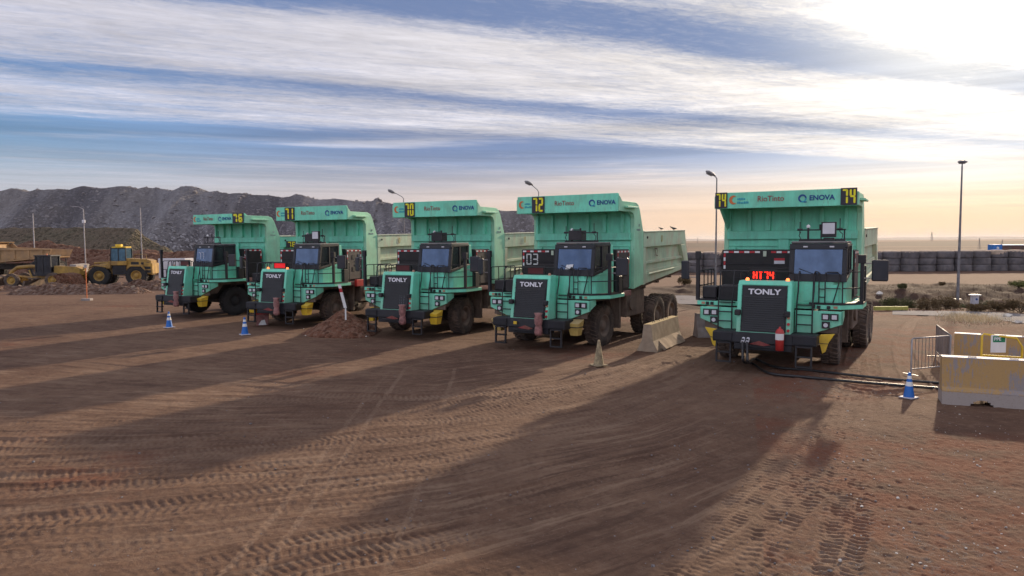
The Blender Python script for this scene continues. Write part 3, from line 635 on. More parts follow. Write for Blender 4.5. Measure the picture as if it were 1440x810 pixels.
def make_truck(cfg):
    R = empty('dump_truck', cfg['loc'], -radians(cfg['yaw']))
    tag(R, cfg['label'], 'dump truck', 'green electric dump trucks parked in a row')
    B = cfg['canopy'] == 'low'; zt, zb = (5.32, 4.80) if B else (5.48, 4.83)
    K = cfg['name']
    # --- chassis
    def f(mb):
        for s in (-1, 1): mb.box(s*.38, s*.62, -.9, 7.6, .85, 1.25)
        mb.box(-1.2, 1.2, .6, .95, .62, .95); mb.box(-1.55, 1.55, 4.75, 5.05, .65, .98); mb.box(-1.55, 1.55, 6.35, 6.65, .65, .98)
        mb.box(-.7, .7, -.9, 1.2, 1.0, 1.7); mb.box(-.62, .62, 2.6, 3.8, .55, 1.4); mb.box(-.5, .5, 3.8, 7.4, 1.25, 1.7)
        for s in (-1, 1): mb.cyl((s*.5, 3.0, 1.3), (s*.5, 3.9, 2.3), .13, 10); mb.box(s*.55, s*1.2, 5.2, 6.2, .7, 1.1)
    cached('chassis', R, 'chassis', M['dark_under'], f)
    # --- wheels
    wt, wr = (M['tyre_clean'], M['tyre_clean']) if cfg.get('clean') else (M['tyre'], M['rim'])
    for s in (-1, 1):
        wheel(R, (s*1.52, .75, .74), .755, .50, wt, wr, rz=cfg.get('steer', 0))
        for v in (4.9, 6.52):
            wheel(R, (s*2.02, v, .76), .775, .44, wt, wr); wheel(R, (s*1.50, v, .76), .775, .44, wt, wr)
    # --- mud guards / tanks
    for s in (-1, 1):
        def f(mb):
            mb.prism([(-1.0, 1.70), (-.95, 1.20), (-.30, 1.20), (.05, 1.62), (1.45, 1.62), (1.72, 1.25), (1.75, .62), (1.85, .62), (1.85, 1.78), (-1.0, 1.78)], 'x', s*1.42, s*1.60)
            mb.box(s*1.20, s*1.88, 1.72, 1.86, .55, 1.76)
            mb.box(s*1.25, s*1.86, -.98, -.90, 1.14, 1.74)
        cached('guard%d' % s, R, 'wheel_guard', M['mud'], f)
    for s in (-1, 1):
        def f(mb): mb.prism([(2.15, .92), (3.95, .92), (3.95, 1.90), (2.15, 1.90)], 'x', s*.95, s*1.98); mb.cyl((s*1.975, 2.6, 1.42), (s*2.05, 2.6, 1.42), .26, 16)
        cached('tank%d' % s, R, 'side_tank', M['mud'], f, .03)
    # --- bumper
    def f(mb):
        mb.prism([(-1.75, .82), (-1.20, .82), (-1.10, 1.12), (-1.72, 1.12)], 'x', -1.42, 1.42)
        mb.box(-.82, .78, -1.72, -1.3, .62, .815); mb.box(-.60, .40, -1.77, -1.724, .69, .77)
        mb.box(-1.42, -.86, -1.78, -1.755, .85, 1.10); mb.box(.80, 1.42, -1.78, -1.755, .85, 1.10)
    bp_ = cached('bumper', R, 'bumper', M['bumper'], f, .02)
    def f(mb): mb.prism([(-.38, .80), (-.10, .90), (.22, .80), (.05, .76)], 'y', -1.80, -1.782)
    cached('hook', bp_, 'tow_hook', M['hook'], f)
    # --- ladders under the bumper
    for s in (-1, 1):
        def f(mb):
            for u in (.90, 1.30): mb.prism([(-1.79, .82), (-1.71, .82), (-1.74, .22), (-1.81, .22)], 'x', s*u-.022, s*u+.022)
            for z in (.24, .52, .80): mb.box(s*.90, s*1.30, -1.83, -1.66, z-.018, z+.018)
        cached('lowladder%d' % s, R, 'boarding_ladder', M['black'], f)
    # --- hood
    def f(mb):
        # front frame: top 2.56 at v -1.40, bottom 1.08 at v -1.62
        def v_at(z): return -1.40 - .22*(2.56-z)/1.48
        x0, x1 = -.78, .72
        mb.prism([(-1.62+.005, 1.09), (-1.05, 1.09), (-.80, 1.20), (-.80, 2.50), (-1.30, 2.56), (-1.40, 2.53)], 'x', x0+.03, x1-.03)
        for a, b_ in ((x0, x0+.12), (x1-.12, x1)):
            mb.hexa([(a, -1.66, 1.08), (b_, -1.66, 1.08), (b_, -1.10, 1.08), (a, -1.10, 1.08), (a, -1.44, 2.50), (b_, -1.44, 2.50), (b_, -1.02, 2.54), (a, -1.02, 2.54)])
        mb.hexa([(x0, -1.445, 2.47), (x1, -1.445, 2.47), (x1, -1.0, 2.50), (x0, -1.0, 2.50), (x0+.02, -1.40, 2.60), (x1-.02, -1.40, 2.60), (x1-.02, -1.0, 2.60), (x0+.02, -1.0, 2.60)])
        mb.hexa([(x0, -1.68, 1.04), (x1, -1.68, 1.04), (x1, -1.2, 1.04), (x0, -1.2, 1.04), (x0, -1.655, 1.13), (x1, -1.655, 1.13), (x1, -1.2, 1.13), (x0, -1.2, 1.13)])
    hood = cached('hood', R, 'hood', M['green'], f, .015)
    def f(mb):
        def v_at(z): return -1.40 - .22*(2.56-z)/1.48 - .022
        mb.hexa([(-.65, v_at(1.14), 1.14), (.59, v_at(1.14), 1.14), (.59, -1.3, 1.14), (-.65, -1.3, 1.14), (-.65, v_at(2.46), 2.46), (.59, v_at(2.46), 2.46), (.59, -1.3, 2.46), (-.65, -1.3, 2.46)])
        z = 1.18
        while z < 2.16:
            mb.hexa([(-.60, v_at(z)-.028, z), (.54, v_at(z)-.028, z), (.54, v_at(z)+.01, z), (-.60, v_at(z)+.01, z), (-.60, v_at(z)-.008, z+.045), (.54, v_at(z)-.008, z+.045), (.54, v_at(z)+.01, z+.045), (-.60, v_at(z)+.01, z+.045)])
            z += .062
        for u in (-.64, .58):
            for k in range(7): z = 1.25+k*.18; mb.box(u-.012, u+.012, v_at(z)-.012, v_at(z), z, z+.03)
    cached('grille', hood, 'grille', M['grille'], f)
    text('TONLY', .215, M['letter_white'], hood, (-.03, -1.480, 2.28), rx=pi/2-.147, bold=.007, sx=1.25, ext=.005)
    for u in (-.74, .62):
        cached('latch%.1f' % u, hood, 'latch', M['black'], lambda mb, u=u: mb.box(u-.08, u+.08, -1.70, -1.53, 1.60, 1.76), .02)
    for z, mk in ((1.58, 'amber'), (1.40, 'redtape'), (1.22, 'redtape')):
        cached('mk%.1f' % z, hood, 'marker_lamp', M[mk], lambda mb, z=z: mb.cyl((.665, -1.58-(1.6-z)*.14, z), (.665, -1.64-(1.6-z)*.14, z), .04, 12))
    for u in (-.56, .56):
        o = cached('beacon%.1f%s' % (u, cfg.get('lit', False)), hood, 'beacon', M['amber_on'] if cfg.get('lit') else M['amber'], lambda mb, u=u: mb.lathe([(2.60, .055), (2.65, .05), (2.675, .03), (2.68, .001)], 12, axis='z') and setattr(mb, 'v', [(x+u, y-1.22, z) for x, y, z in mb.v]))
    if cfg.get('chalk_grille'):
        mb = MB()
        for i, ch in enumerate(cfg['chalk_grille']):
            digit_segs(mb, ch, .03+i*.19, 1.30, .13, .42, .022, -1.60, -1.592)
        o = mb.build('chalk_figures', M['chalk'], hood); o.rotation_euler = (-.147, 0, 0); o.location = (0, -.27, .23)
        o.location = Vector((0, -1.615, 1.30)) - (Euler((-.147, 0, 0)).to_matrix() @ Vector((0, -1.60, 1.30)))
    # --- fenders
    for s in (-1, 1):
        def f(mb):
            ui = .74 if s > 0 else .80
            poly = [(s*ui, 1.12), (s*1.28, 1.12), (s*2.0, 1.40), (s*2.0, 1.76), (s*ui, 1.76)]
            mb.prism(poly, 'y', -1.05, -.99)
            mb.prism([(-1.05, 1.40), (-.55, 1.58), (-.55, 1.76), (-1.05, 1.76)], 'x', s*1.95, s*2.0)
        fe = cached('fender%d' % s, R, 'fender', M['green'], f, .01)
        for i, (u, z, w_) in enumerate(((1.56, 1.60, .085), (1.79, 1.60, .085), (1.57, 1.37, .085))):
            def f(mb):
                mb.box(s*u-.105, s*u+.105, -1.10, -1.052, z-.095, z+.095, 0)
                if i < 2: mb.box(s*u-.065, s*u+.065, -1.112, -1.101, z-.06, z+.06, 1)
                else: mb.cyl((s*u, -1.10, z), (s*u, -1.118, z), .06, 14, 1)
            cached('hl%d%d' % (s, i), fe, 'headlight', [M['black'], M['lamp']], f)
    # --- deck
    def f(mb):
        mb.prism([(-2.12, -.95), (-.74, -.95), (-.74, -1.0), (.70, -1.0), (.70, -.95), (1.92, -.95), (2.45, -.35), (2.45, .85), (1.9, .85), (1.9, .9), (-2.12, .9)], 'z', 1.80, 1.93)
    dk = cached('deck', R, 'deck', M['green'], f, .01)
    def f(mb):
        mb.box(-2.08, -1.55, -.94, -.5, 1.933, 1.985)
    cached('treadL', dk, 'tread_plate', M['black'], f)
    def f(mb):
        mb.prism([(1.10, -.96), (1.93, -.96), (2.46, -.36), (2.46, .6), (2.25, .6), (2.25, -.25), (1.85, -.72), (1.10, -.72)], 'z', 1.933, 1.985)
    cached('treadR', dk, 'tread_plate', M['black'], f)
    for u in (1.22, 1.36, 1.62, -1.80, -1.66): cached('dlamp%.2f' % u, dk, 'deck_lamp', M['black'], lambda mb, u=u: mb.box(u-.045, u+.045, -.985, -.952, 1.815, 1.905))
    for u in (1.80, -1.93): cached('refl%.1f' % u, dk, 'reflector', M['amber'], lambda mb, u=u: mb.box(u-.05, u+.05, -.965, -.953, 1.83, 1.90))
    # --- cab base and cab
    def f(mb):
        mb.prism([(.42, -.88), (1.70, -.88), (2.02, -.62), (2.05, .80), (.42, .80)], 'z', 1.932, 2.60)
        mb.prism([(-.62, 2.58), (.55, 2.86), (.80, 2.86), (.80, 2.58)], 'x', .45, 2.045)
        mb.prism([(.55, 2.86), (.82, 2.86), (.70, 3.64), (.52, 3.64)], 'x', .62, 2.06)
    cb = cached('cabbase', R, 'cab_base', M['green'], f, .02)
    def f(mb): mb.box(.95, 1.85, -.90, -.885, 2.0, 2.5); mb.box(.99, 1.81, -.912, -.902, 2.04, 2.46)
    cached('hatch', cb, 'service_hatch', M['green'], f)
    def f(mb):
        z0, z1 = 2.60, 3.66
        vb, vt = -.90, -.74
        def q(u0, u1, za, zb2, d0, d1):
            va = vb+(vt-vb)*(za-z0)/(z1-z0); vbb = vb+(vt-vb)*(zb2-z0)/(z1-z0)
            mb.hexa([(u0, va+d0, za), (u1, va+d0, za), (u1, va+d1, za), (u0, va+d1, za), (u0, vbb+d0, zb2), (u1, vbb+d0, zb2), (u1, vbb+d1, zb2), (u0, vbb+d1, zb2)])
        q(.52, 2.06, 2.58, 2.80, 0, .1); q(.52, 2.06, 3.50, 3.66, 0, .12); q(.52, .66, 2.80, 3.50, 0, .1); q(1.93, 2.06, 2.80, 3.50, 0, .1)
        # side pillars and rail on the right side, left side closed
        mb.hexa([(1.99, -.80, 3.56), (2.06, -.80, 3.56), (2.06, .55, 3.60), (1.99, .55, 3.60), (1.99, -.78, 3.66), (2.06, -.78, 3.66), (2.06, .55, 3.66), (1.99, .55, 3.66)])
        mb.hexa([(1.99, -.86, 2.58), (2.06, -.86, 2.58), (2.06, .56, 2.84), (1.99, .56, 2.84), (1.99, -.86, 2.68), (2.06, -.86, 2.68), (2.06, .56, 2.92), (1.99, .56, 2.92)])
        mb.box(1.99, 2.06, -.20, -.12, 2.68, 3.58); mb.box(1.99, 2.055, .45, .53, 2.86, 3.60)
        mb.hexa([(.52, -.85, 2.60), (.58, -.85, 2.60), (.58, .55, 2.60), (.52, .55, 2.60), (.52, -.70, 3.66), (.58, -.70, 3.66), (.58, .55, 3.66), (.52, .55, 3.66)])
        mb.box(.58, 1.99, .42, .52, 2.61, 3.64)
        mb.box(1.0, 1.55, -.05, .35, 2.62, 3.3)   # seat back
    cab = cached('cab', R, 'cab', M['cab'], f, .01)
    def f(mb): mb.box(.56, 2.04, -.75, .56, 3.662, 3.73)
    cached('cabroof', cab, 'cab_roof', M['roof'], f, .02)
    def f(mb):
        def va(z): return -.90+.16*(z-2.6)/1.06+.03
        mb.add([(.66, va(2.80), 2.80), (1.93, va(2.80), 2.80), (1.93, va(3.50), 3.50), (.66, va(3.50), 3.50), (.66, va(2.80)+.02, 2.80), (1.93, va(2.80)+.02, 2.80), (1.93, va(3.50)+.02, 3.50), (.66, va(3.50)+.02, 3.50)], [(0, 1, 2, 3), (7, 6, 5, 4), (0, 4, 5, 1), (1, 5, 6, 2), (2, 6, 7, 3), (3, 7, 4, 0)])
    gl = cached('wind', cab, 'windscreen', M['glass'], f)
    def f(mb): mb.cyl((1.2, -.90, 2.80), (.80, -.875, 2.95), .009, 5)
    cached('wiper', cab, 'wiper', M['black'], f)
    def f(mb): mb.add([(2.02, -.84, 2.68), (2.02, .45, 2.90), (2.02, .45, 3.60), (2.02, -.76, 3.58)], [(0, 1, 2, 3)]); mb.add([(2.012, -.84, 2.68), (2.012, .45, 2.90), (2.012, .45, 3.60), (2.012, -.76, 3.58)], [(3, 2, 1, 0)])
    cached('sideglass', cab, 'side_window', M['glass_dark'], f)
    def f(mb):
        for u in (.95, 1.65): mb.box(u-.06, u+.06, -.775, -.757, 3.555, 3.595)
    cached('cablamp', cab, 'cab_lamp', M['lamp'], f)
    if cfg.get('chalk_glass'):
        mb = MB()
        for i, ch in enumerate(cfg['chalk_glass']): digit_segs(mb, ch, .95+i*.22, 2.98, .15, .32, .02, -.852, -.845)
        mb.build('chalk_figures', M['letter_white'], cab)
    if K == '72':
        mb = MB().add([(.98, -.874, 2.81), (1.25, -.874, 2.81), (1.28, -.845, 2.98), (1.02, -.845, 2.96)], [(0, 1, 2, 3)]); mb.build('paper', M['white'], cab)
    # --- roof equipment
    def f(mb):
        mb.box(.70, 1.95, -.35, -.25, 3.733, 3.79)
        mb.cyl((.75, -.3, 4.06), (1.95, -.3, 4.06), .022, 6); mb.cyl((.72, -.3, 3.95), (.72, -.3, 4.30), .014, 5); mb.cyl((1.92, -.3, 3.75), (1.92, -.3, 4.06), .02, 6)
        mb.cyl((1.80, -.3, 4.0), (1.80, -.3, 4.38), .014, 5); mb.cyl((.95, -.3, 3.75), (.95, -.3, 4.14), .03, 8)
        mb.cyl((1.28, -.3, 4.05), (1.28, -.3, 4.22), .035, 8); mb.cyl((1.30, -.3, 3.75), (1.30, -.3, 4.06), .018, 6)
        for u in (.72, 1.8): mb.cyl((u-.07, -.3, 4.07), (u+.07, -.3, 4.07), .035, 8)
        mb.tube([(1.80, -.3, 4.0), (1.88, -.32, 3.93), (1.86, -.33, 3.80), (1.74, -.33, 3.76)], .012, 5); mb.tube([(.74, -.3, 4.0), (.70, -.32, 3.9), (.76, -.33, 3.78)], .012, 5)
    an = cached('antenna', cab, 'antenna_bar', M['black'], f)
    def f(mb): mb.lathe([(4.12, .05), (4.16, .055), (4.20, .04), (4.22, .001)], 10, axis='z'); mb.v = [(x+.95, y-.3, z) for x, y, z in mb.v]
    cached('dome', cab, 'antenna_dome', M['white'], f)
    if cfg.get('roofbox'):
        cached('rbox', cab, 'roof_camera_box', M['black'], lambda mb: (mb.box(.86, 1.36, -.40, .0, 3.80, 4.14), mb.box(1.0, 1.3, -.42, -.401, 4.145, 4.18)), .02)
    if cfg.get('flood'):
        u = 1.52
        o = cached('flood', cab, 'floodlight', [M['black'], M['lamp']], lambda mb: (mb.box(u-.20, u+.20, -.46, -.36, 3.84, 4.28, 0), mb.box(u-.16, u+.16, -.47, -.461, 3.94, 4.25, 1), mb.box(u-.14, u+.14, -.45, -.2, 3.735, 3.83, 0)))
    # --- steps up the fenders, railings
    for (a, b_) in ((.80, 1.22), (-1.42, -1.02)):
        def f(mb):
            for u in (a, b_): mb.tube([(u, -1.16, 1.12), (u, -1.14, 1.93), (u+.02, -1.06, 2.30), (u+.02, -.98, 2.80), (u+.02, -.85, 2.86)], .022, 6)
            for z in (1.36, 1.64): mb.cyl((a, -1.16, z), (b_, -1.16, z), .02, 6)
            mb.box(a, b_+.05, -1.05, -.955, 1.90, 1.925)
        cached('steps%.1f' % a, R, 'access_ladder', M['black'], f)
    def f(mb):
        r = .018
        # left side and front-left
        mb.tube([(-1.42, -1.0, 2.75), (-1.42, -.9, 2.85), (-.80, -.9, 2.85), (-.62, -.9, 2.80)], r)
        mb.tube([(-2.08, -.85, 1.95), (-2.08, -.85, 2.78), (-2.08, -.80, 2.84), (-2.08, .75, 2.84), (-2.08, .85, 2.78), (-2.08, .85, 1.95)], r)
        mb.tube([(-2.08, -.85, 2.38), (-2.08, .85, 2.38)], r)
        for v in (-.35, .10, .50): mb.cyl((-2.08, v, 1.95), (-2.08, v, 2.84), r, 6)
        # hood rails
        mb.tube([(-.80, -1.0, 1.95), (-.80, -1.0, 2.80), (-.75, -1.0, 2.86), (.62, -1.0, 2.86), (.68, -1.0, 2.80), (.68, -1.0, 1.95)], r)
        # ladder to the windscreen and hoops
        for u in (1.36, 1.52): mb.tube([(u, -.98, 1.95), (u, -.98, 2.76), (u+.0, -.93, 2.84)], r)
        mb.tube([(1.20, -1.0, 1.95), (1.22, -1.0, 2.80), (1.28, -1.0, 2.88), (1.34, -1.0, 2.86), (1.36, -.98, 2.76)], r)
        mb.tube([(1.52, -.98, 2.76), (1.56, -.98, 2.86), (1.84, -.98, 2.86), (1.90, -.97, 2.78), (1.86, -.97, 2.5), (1.72, -.97, 1.95)], r)
        for z in (2.15, 2.38, 2.60): mb.cyl((1.36, -.98, z), (1.52, -.98, z), .015, 6)
        mb.cyl((1.52, -.98, 2.40), (1.92, -.97, 2.40), .014, 6)
        # right side
        mb.tube([(1.96, -.85, 1.95), (1.96, -.85, 2.78), (2.02, -.78, 2.86), (2.40, -.34, 2.86)], r)
        mb.tube([(1.96, -.85, 2.40), (2.40, -.34, 2.40), (2.40, .80, 2.40)], r)
        mb.tube([(2.40, -.30, 2.86), (2.40, .74, 2.86), (2.40, .80, 2.80), (2.40, .80, 1.95)], r); mb.cyl((2.40, .25, 1.95), (2.40, .25, 2.86), r, 6)
    cached('rail', R, 'handrail', M['black'], f)
    def f(mb):
        mb.box(2.36, 2.46, -.40, -.30, 1.94, 3.30); mb.box(2.30, 2.50, -.42, -.28, 3.10, 3.34); mb.box(2.30, 2.46, .35, .62, 1.95, 2.55)
        mb.box(2.38, 2.44, .60, .68, 1.95, 3.0)
    cached('postR', R, 'mirror_post', M['black'], f, .01)
    def f(mb):
        mb.box(-2.17, -2.07, -.95, -.85, 1.94, 3.34); mb.box(-2.19, -2.05, -.97, -.83, 3.20, 3.44)
    cached('postL', R, 'mirror_post', M['black'], f, .01)
    if cfg.get('deckbox', 1):
        cached('deckbox', R, 'deck_box', M['black'], lambda mb: mb.box(-2.02, -1.58, -.75, -.2, 1.99, 2.36), .03); cached('deckbox2', R, 'deck_box', M['black'], lambda mb: mb.box(-1.52, -.90, -.80, .0, 1.94, 2.40), .03)
    # mirrors
    mr = cached('mirR', R, 'mirror', M['mirror'], lambda mb: (mb.box(-.21, .21, -.05, .05, -.30, .30),), .03); mr.location = (2.86, -.35, 2.90); mr.rotation_euler = (0, 0, cfg.get('mrot', .15))
    cached('armR', R, 'mirror_arm', M['galv'], lambda mb: (mb.cyl((2.42, -.33, 3.10), (2.80, -.30, 3.10), .016, 6), mb.cyl((2.42, -.33, 2.68), (2.80, -.30, 2.68), .016, 6)))
    if cfg.get('lmirror', 1):
        mr = cached('mirL', R, 'mirror', M['mirror'], lambda mb: (mb.box(-.17, .17, -.04, .04, -.29, .29),), .03); mr.location = (-2.52, -.88, 2.86); mr.rotation_euler = (0, 0, -.55)
        cached('armL', R, 'mirror_arm', M['galv'], lambda mb: (mb.cyl((-2.15, -.9, 3.10), (-2.50, -.86, 3.10), .016, 6), mb.cyl((-2.15, -.9, 2.64), (-2.50, -.86, 2.64), .016, 6)))
    # --- battery pack behind the cab
    bsid = cfg.get('bside', 'battery_side')
    def f(mb): mb.box(-1.86, 2.06, .96, 2.18, 1.95, 3.46); mb.box(-1.0, .55, .7, .955, 1.95, 2.9)
    bat = cached('bat', R, 'battery_pack', M['battery'], f, .02)
    def f(mb):
        mb.box(-1.75, -.05, .935, .957, 3.0, 3.02); mb.box(-1.5, -.1, .94, .957, 2.55, 2.57)
    cached('batseam', bat, 'panel_seam', M['black'], f)
    def f(mb): mb.box(2.062, 2.10, 1.0, 2.14, 2.05, 3.44)
    bs = cached('bats'+bsid, bat, 'side_door', M[bsid], f, .01)
    def f(mb):
        if K != '74': mb.box(2.102, 2.112, 1.42, 1.62, 2.98, 3.18, 0); mb.box(2.102, 2.112, 1.42, 1.62, 2.42, 2.62, 0)
    if bsid != 'x': cached('vent'+('b' if K == '74' else 'a'), bat, 'vent', M['galv'] if K in ('71', '76') else M['battery'], f)
    def f(mb):
        n = 0; u = -1.80
        while u < .45:
            if not (-.75 < u < -.35): mb.box(u, u+.15, .948, .957, 3.36, 3.42, n % 2)
            u += .165; n += 1
        for k in range(4): mb.box(-1.80, -1.74, .948, .957, 3.345-k*.13-.115, 3.345-k*.13, (k+1) % 2)
        for k in range(7): mb.box(2.102, 2.108, 1.03+k*.155, 1.03+k*.155+.14, 3.35, 3.41, k % 2)
        for v in (1.03, 2.06):
            for k in range(3): mb.box(2.102, 2.108, v, v+.06, 3.34-k*.14-.125, 3.34-k*.14, (k+1) % 2)
    cached('tape', bat, 'hazard_tape', [M['white'], M['redtape']], f)
    if K != '76': cached('sticker', bat, 'green_sticker', M['rail_top'], lambda mb: mb.box(-.56, -.46, .945, .957, 3.25, 3.42))
    if K == '74': cached('notice', bat, 'warning_notice', [M['lamp'], M['redtape']], lambda mb: (mb.box(-.22, .10, .945, .957, 3.02, 3.12, 0), mb.box(-.22, .10, .945, .957, 3.121, 3.20, 1)))
    if cfg.get('batnum'):
        mb = MB()
        for i, ch in enumerate(cfg['batnum']): digit_segs(mb, ch, -1.64+i*.29, 2.88, .22, .42, .045, .943, .955)
        mb.build('number_figures', M['digit_w'], bat)
    if cfg.get('scribble'):
        mb = MB(); r = random.Random(5)
        for k in range(9):
            v0 = 1.72+r.random()*.3; z0 = 2.55+r.random()*.65
            mb.tube([(2.106, v0+.10*cos(t*.9+k), z0+.06*sin(t*1.3)) for t in range(6)], .009, 4)
        mb.build('chalk_scribble', M['chalk'], bat)
    # skirt below the side door
    sk = cached('skirt'+cfg.get('skirt', 'green'), R, 'side_step', M[cfg.get('skirt', 'green')], lambda mb: mb.box(1.75, 2.16, 1.02, 2.16, 1.76, 1.94) and mb.box(2.163, 2.17, 1.1, 2.1, 1.80, 1.90), .01)
    if cfg.get('redbox'): cached('redbox', R, 'red_box', M['red'], lambda mb: mb.box(2.175, 2.32, 1.45, 1.98, 1.70, 2.02), .02)
    # LED display behind the hood
    if K == '76' or 1:
        L = cfg['led']
        def f(mb): mb.box(-.56, .20, -.88, -.80, 2.58, 2.90); mb.cyl((-.4, -.84, 1.94), (-.4, -.84, 2.60), .02, 6); mb.cyl((.1, -.84, 1.94), (.1, -.84, 2.60), .02, 6)
        ld = cached('ledbox', R, 'display_board', M['battery'], f, .01)
        if L == 'text':
            def f(mb):
                for i, ch in enumerate('HT74'): digit_segs(mb, ch, -.48+i*.155, 2.62, .13, .24, .042, -.888, -.882)
            cached('ledtext', ld, 'lit_figures', M['led_lit'], f)
        else:
            cached('ledp'+L, ld, 'display_panel', M['led_'+L], lambda mb: mb.box(-.50, .12, -.888, -.881, 2.63, 2.86))
    # --- dump body
    side = M[cfg['side']]; post = M[cfg['post']]; front = M['green_body']
    def f(mb):
        mb.box(-2.0, 2.0, 2.44, 2.56, 1.98, 5.10)                      # headboard
        mb.box(-2.04, 2.04, 2.325, 2.436, 3.80, 4.08)                    # ledge
        mb.box(-.35, -.02, 2.35, 2.436, 1.99, 3.795); mb.box(-1.98, -1.75, 2.36, 2.436, 1.99, 3.54); mb.box(1.6, 1.98, 2.36, 2.436, 1.99, 3.54)
        for u, w_ in ((-1.96, .05), (-1.30, .07), (-.70, .09), (.25, .09), (.98, .07), (1.70, .06)):
            mb.box(u-w_, u+w_, 2.33, 2.436, 4.085, 4.80)
        mb.box(-2.0, 2.0, 2.40, 2.436, 3.55, 3.60)
        # canopy roof and front panel
        mb.prism([(1.06, zb), (1.06, zt), (1.13, zt), (1.28, 5.22), (2.70, 5.18), (2.70, 5.05), (2.45, 4.98), (1.16, zb)], 'x', -2.10, 2.10)
        for u in (-1.2, -.3, .6, 1.4): mb.box(u-.03, u+.03, 1.17, 2.44, 4.86, 5.0)
        mb.prism([(1.2, 4.9), (2.44, 4.9), (2.44, 4.1)], 'x', -2.06, -1.97) if K == '74' else None
    body = cached('bodyfront'+cfg['canopy']+('g' if K == '74' else ''), R, 'dump_body', front, f, .012)
    for s in (-1, 1):
        def f(mb):
            o = [(1.08, zb+.01)] + [(1.08, zt-.12)] + [(1.30, 5.20), (2.55, 5.20)] + [(2.82, 5.13), (3.0, 4.92), (3.40, 4.09), (3.40, 2.2), (2.90, 2.02), (2.44, 1.96), (2.44, 4.62), (2.36, 4.78), (2.2, zb+.01)]
            # the silhouette post, split into two convex-ish pieces
            mb.prism([(2.446, 1.97), (2.446, 4.62), (2.35, 4.78), (2.15, zb+.01), (1.09, zb+.01), (1.09, zt-.10), (1.30, 5.21), (2.60, 5.21), (2.84, 5.13), (3.0, 4.92), (3.36, 4.09), (3.36, 2.10)], 'x', s*2.005, s*2.16)
            mb.prism([(2.02, 4.98), (2.32, 4.96), (2.32, 5.03), (2.02, 5.06)], 'y', 1.45, 2.50) if s > 0 else None
        cached('post%d%s%s' % (s, cfg['canopy'], cfg['post']), body, 'body_post', post, f, .01)
        def f(mb):
            # side wall, thick, flaring backwards; v 3.36..8.3
            def zz0(v): return 1.97+(v-2.44)/(8.5-2.44)*.62
            def zz1(v): return 4.09+(v-3.36)/(7.9-3.36)*.10
            def uu(v): return 2.06+(v-3.3)/5*.10
            def sec(v0, v1, za0, za1, zb0, zb1, d0, d1, m_=0):
                a0, a1 = uu(v0), uu(v1)
                P_ = [(s*(a0+d0), v0, za0), (s*(a0+d1), v0, za0), (s*(a1+d1), v1, za1), (s*(a1+d0), v1, za1), (s*(a0+d0), v0, zb0), (s*(a0+d1), v0, zb0), (s*(a1+d1), v1, zb1), (s*(a1+d0), v1, zb1)]
                if s < 0: P_ = [P_[i] for i in (1, 0, 3, 2, 5, 4, 7, 6)]
                mb.hexa(P_, m_)
            vr0, vr1 = 8.45, 7.90
            sec(3.365, 8.0, zz0(3.36), zz0(8.0)+.05, 3.70, 3.85, -.10, -.02)             # main skin
            sec(3.365, 7.92, 3.52, 3.62, 4.09, 4.19, -.12, .12)                     # top rail
            sec(3.365, 7.92, 4.092, 4.192, 4.14, 4.24, -.14, .15, 1)
            sec(3.365, 3.60, zz0(3.4), zz0(3.6), 3.515, 3.52, -.02, .11)             # front stile
            # raking rear stile
            a = uu(8.0)
            pp = [(7.45, 3.60), (7.92, 3.62), (8.52, 2.62), (8.05, 2.56)]
            mb.prism(pp, 'x', s*(a-.10), s*(a+.125))
            mb.prism([(7.92, 3.6), (7.93, 4.23), (8.02, 4.2), (8.55, 2.7), (8.52, 2.6)], 'x', s*(a-.12), s*(a+.10))
            sec(3.60, 8.1, 2.86, 3.02, 2.98, 3.14, -.015, .06)
            sec(3.605, 8.05, zz0(3.6)+.02, zz0(8.0)+.02, 2.50, 2.72, -.015, .10)
            sec(3.605, 8.05, 2.50, 2.72, 2.62, 2.80, -.015, .04)
            mb.cyl((s*(uu(3.8)+.13), 3.8, 2.48), (s*(uu(6)+.13), 6.6, 2.62), .05, 8)
        ws = cached('side%d%s' % (s, cfg['side']), body, 'side_wall', [side, M['rail_top']], f, .012)
        def f(mb):
            for v in (3.7, 6.4): mb.cyl((s*2.18, v, 3.9), (s*2.215, v, 3.9), .05, 10)
        cached('lug%d' % s, ws, 'lifting_eye', M['black'], f)
    def f(mb):
        mb.add([(-2.0, 2.5, 2.0), (2.0, 2.5, 2.0), (2.1, 8.3, 2.58), (-2.1, 8.3, 2.58), (-2.0, 2.5, 1.85), (2.0, 2.5, 1.85), (2.1, 8.3, 2.45), (-2.1, 8.3, 2.45)], [(0, 1, 2, 3), (7, 6, 5, 4), (0, 4, 5, 1), (1, 5, 6, 2), (2, 6, 7, 3), (3, 7, 4, 0)])
        for v in (4.2, 5.7, 7.2): z = 1.95+(v-2.5)/5.8*.6; mb.box(-1.9, 1.9, v-.1, v+.1, z-.25, z-.06)
    cached('bfloor', body, 'body_floor', M['mud'], f)
    # markings on the canopy front
    vf = 1.055; W = 4.2; zc_ = (zt+zb)/2; hh_ = zt-zb
    def uf(fr): return -2.1+W*fr
    for (a, b_) in cfg['plates']: number_plate(body, cfg['name'], uf(a), uf(b_), zb+.02, zt-.02+(.03 if B else 0), vf)
    a = cfg['logo']
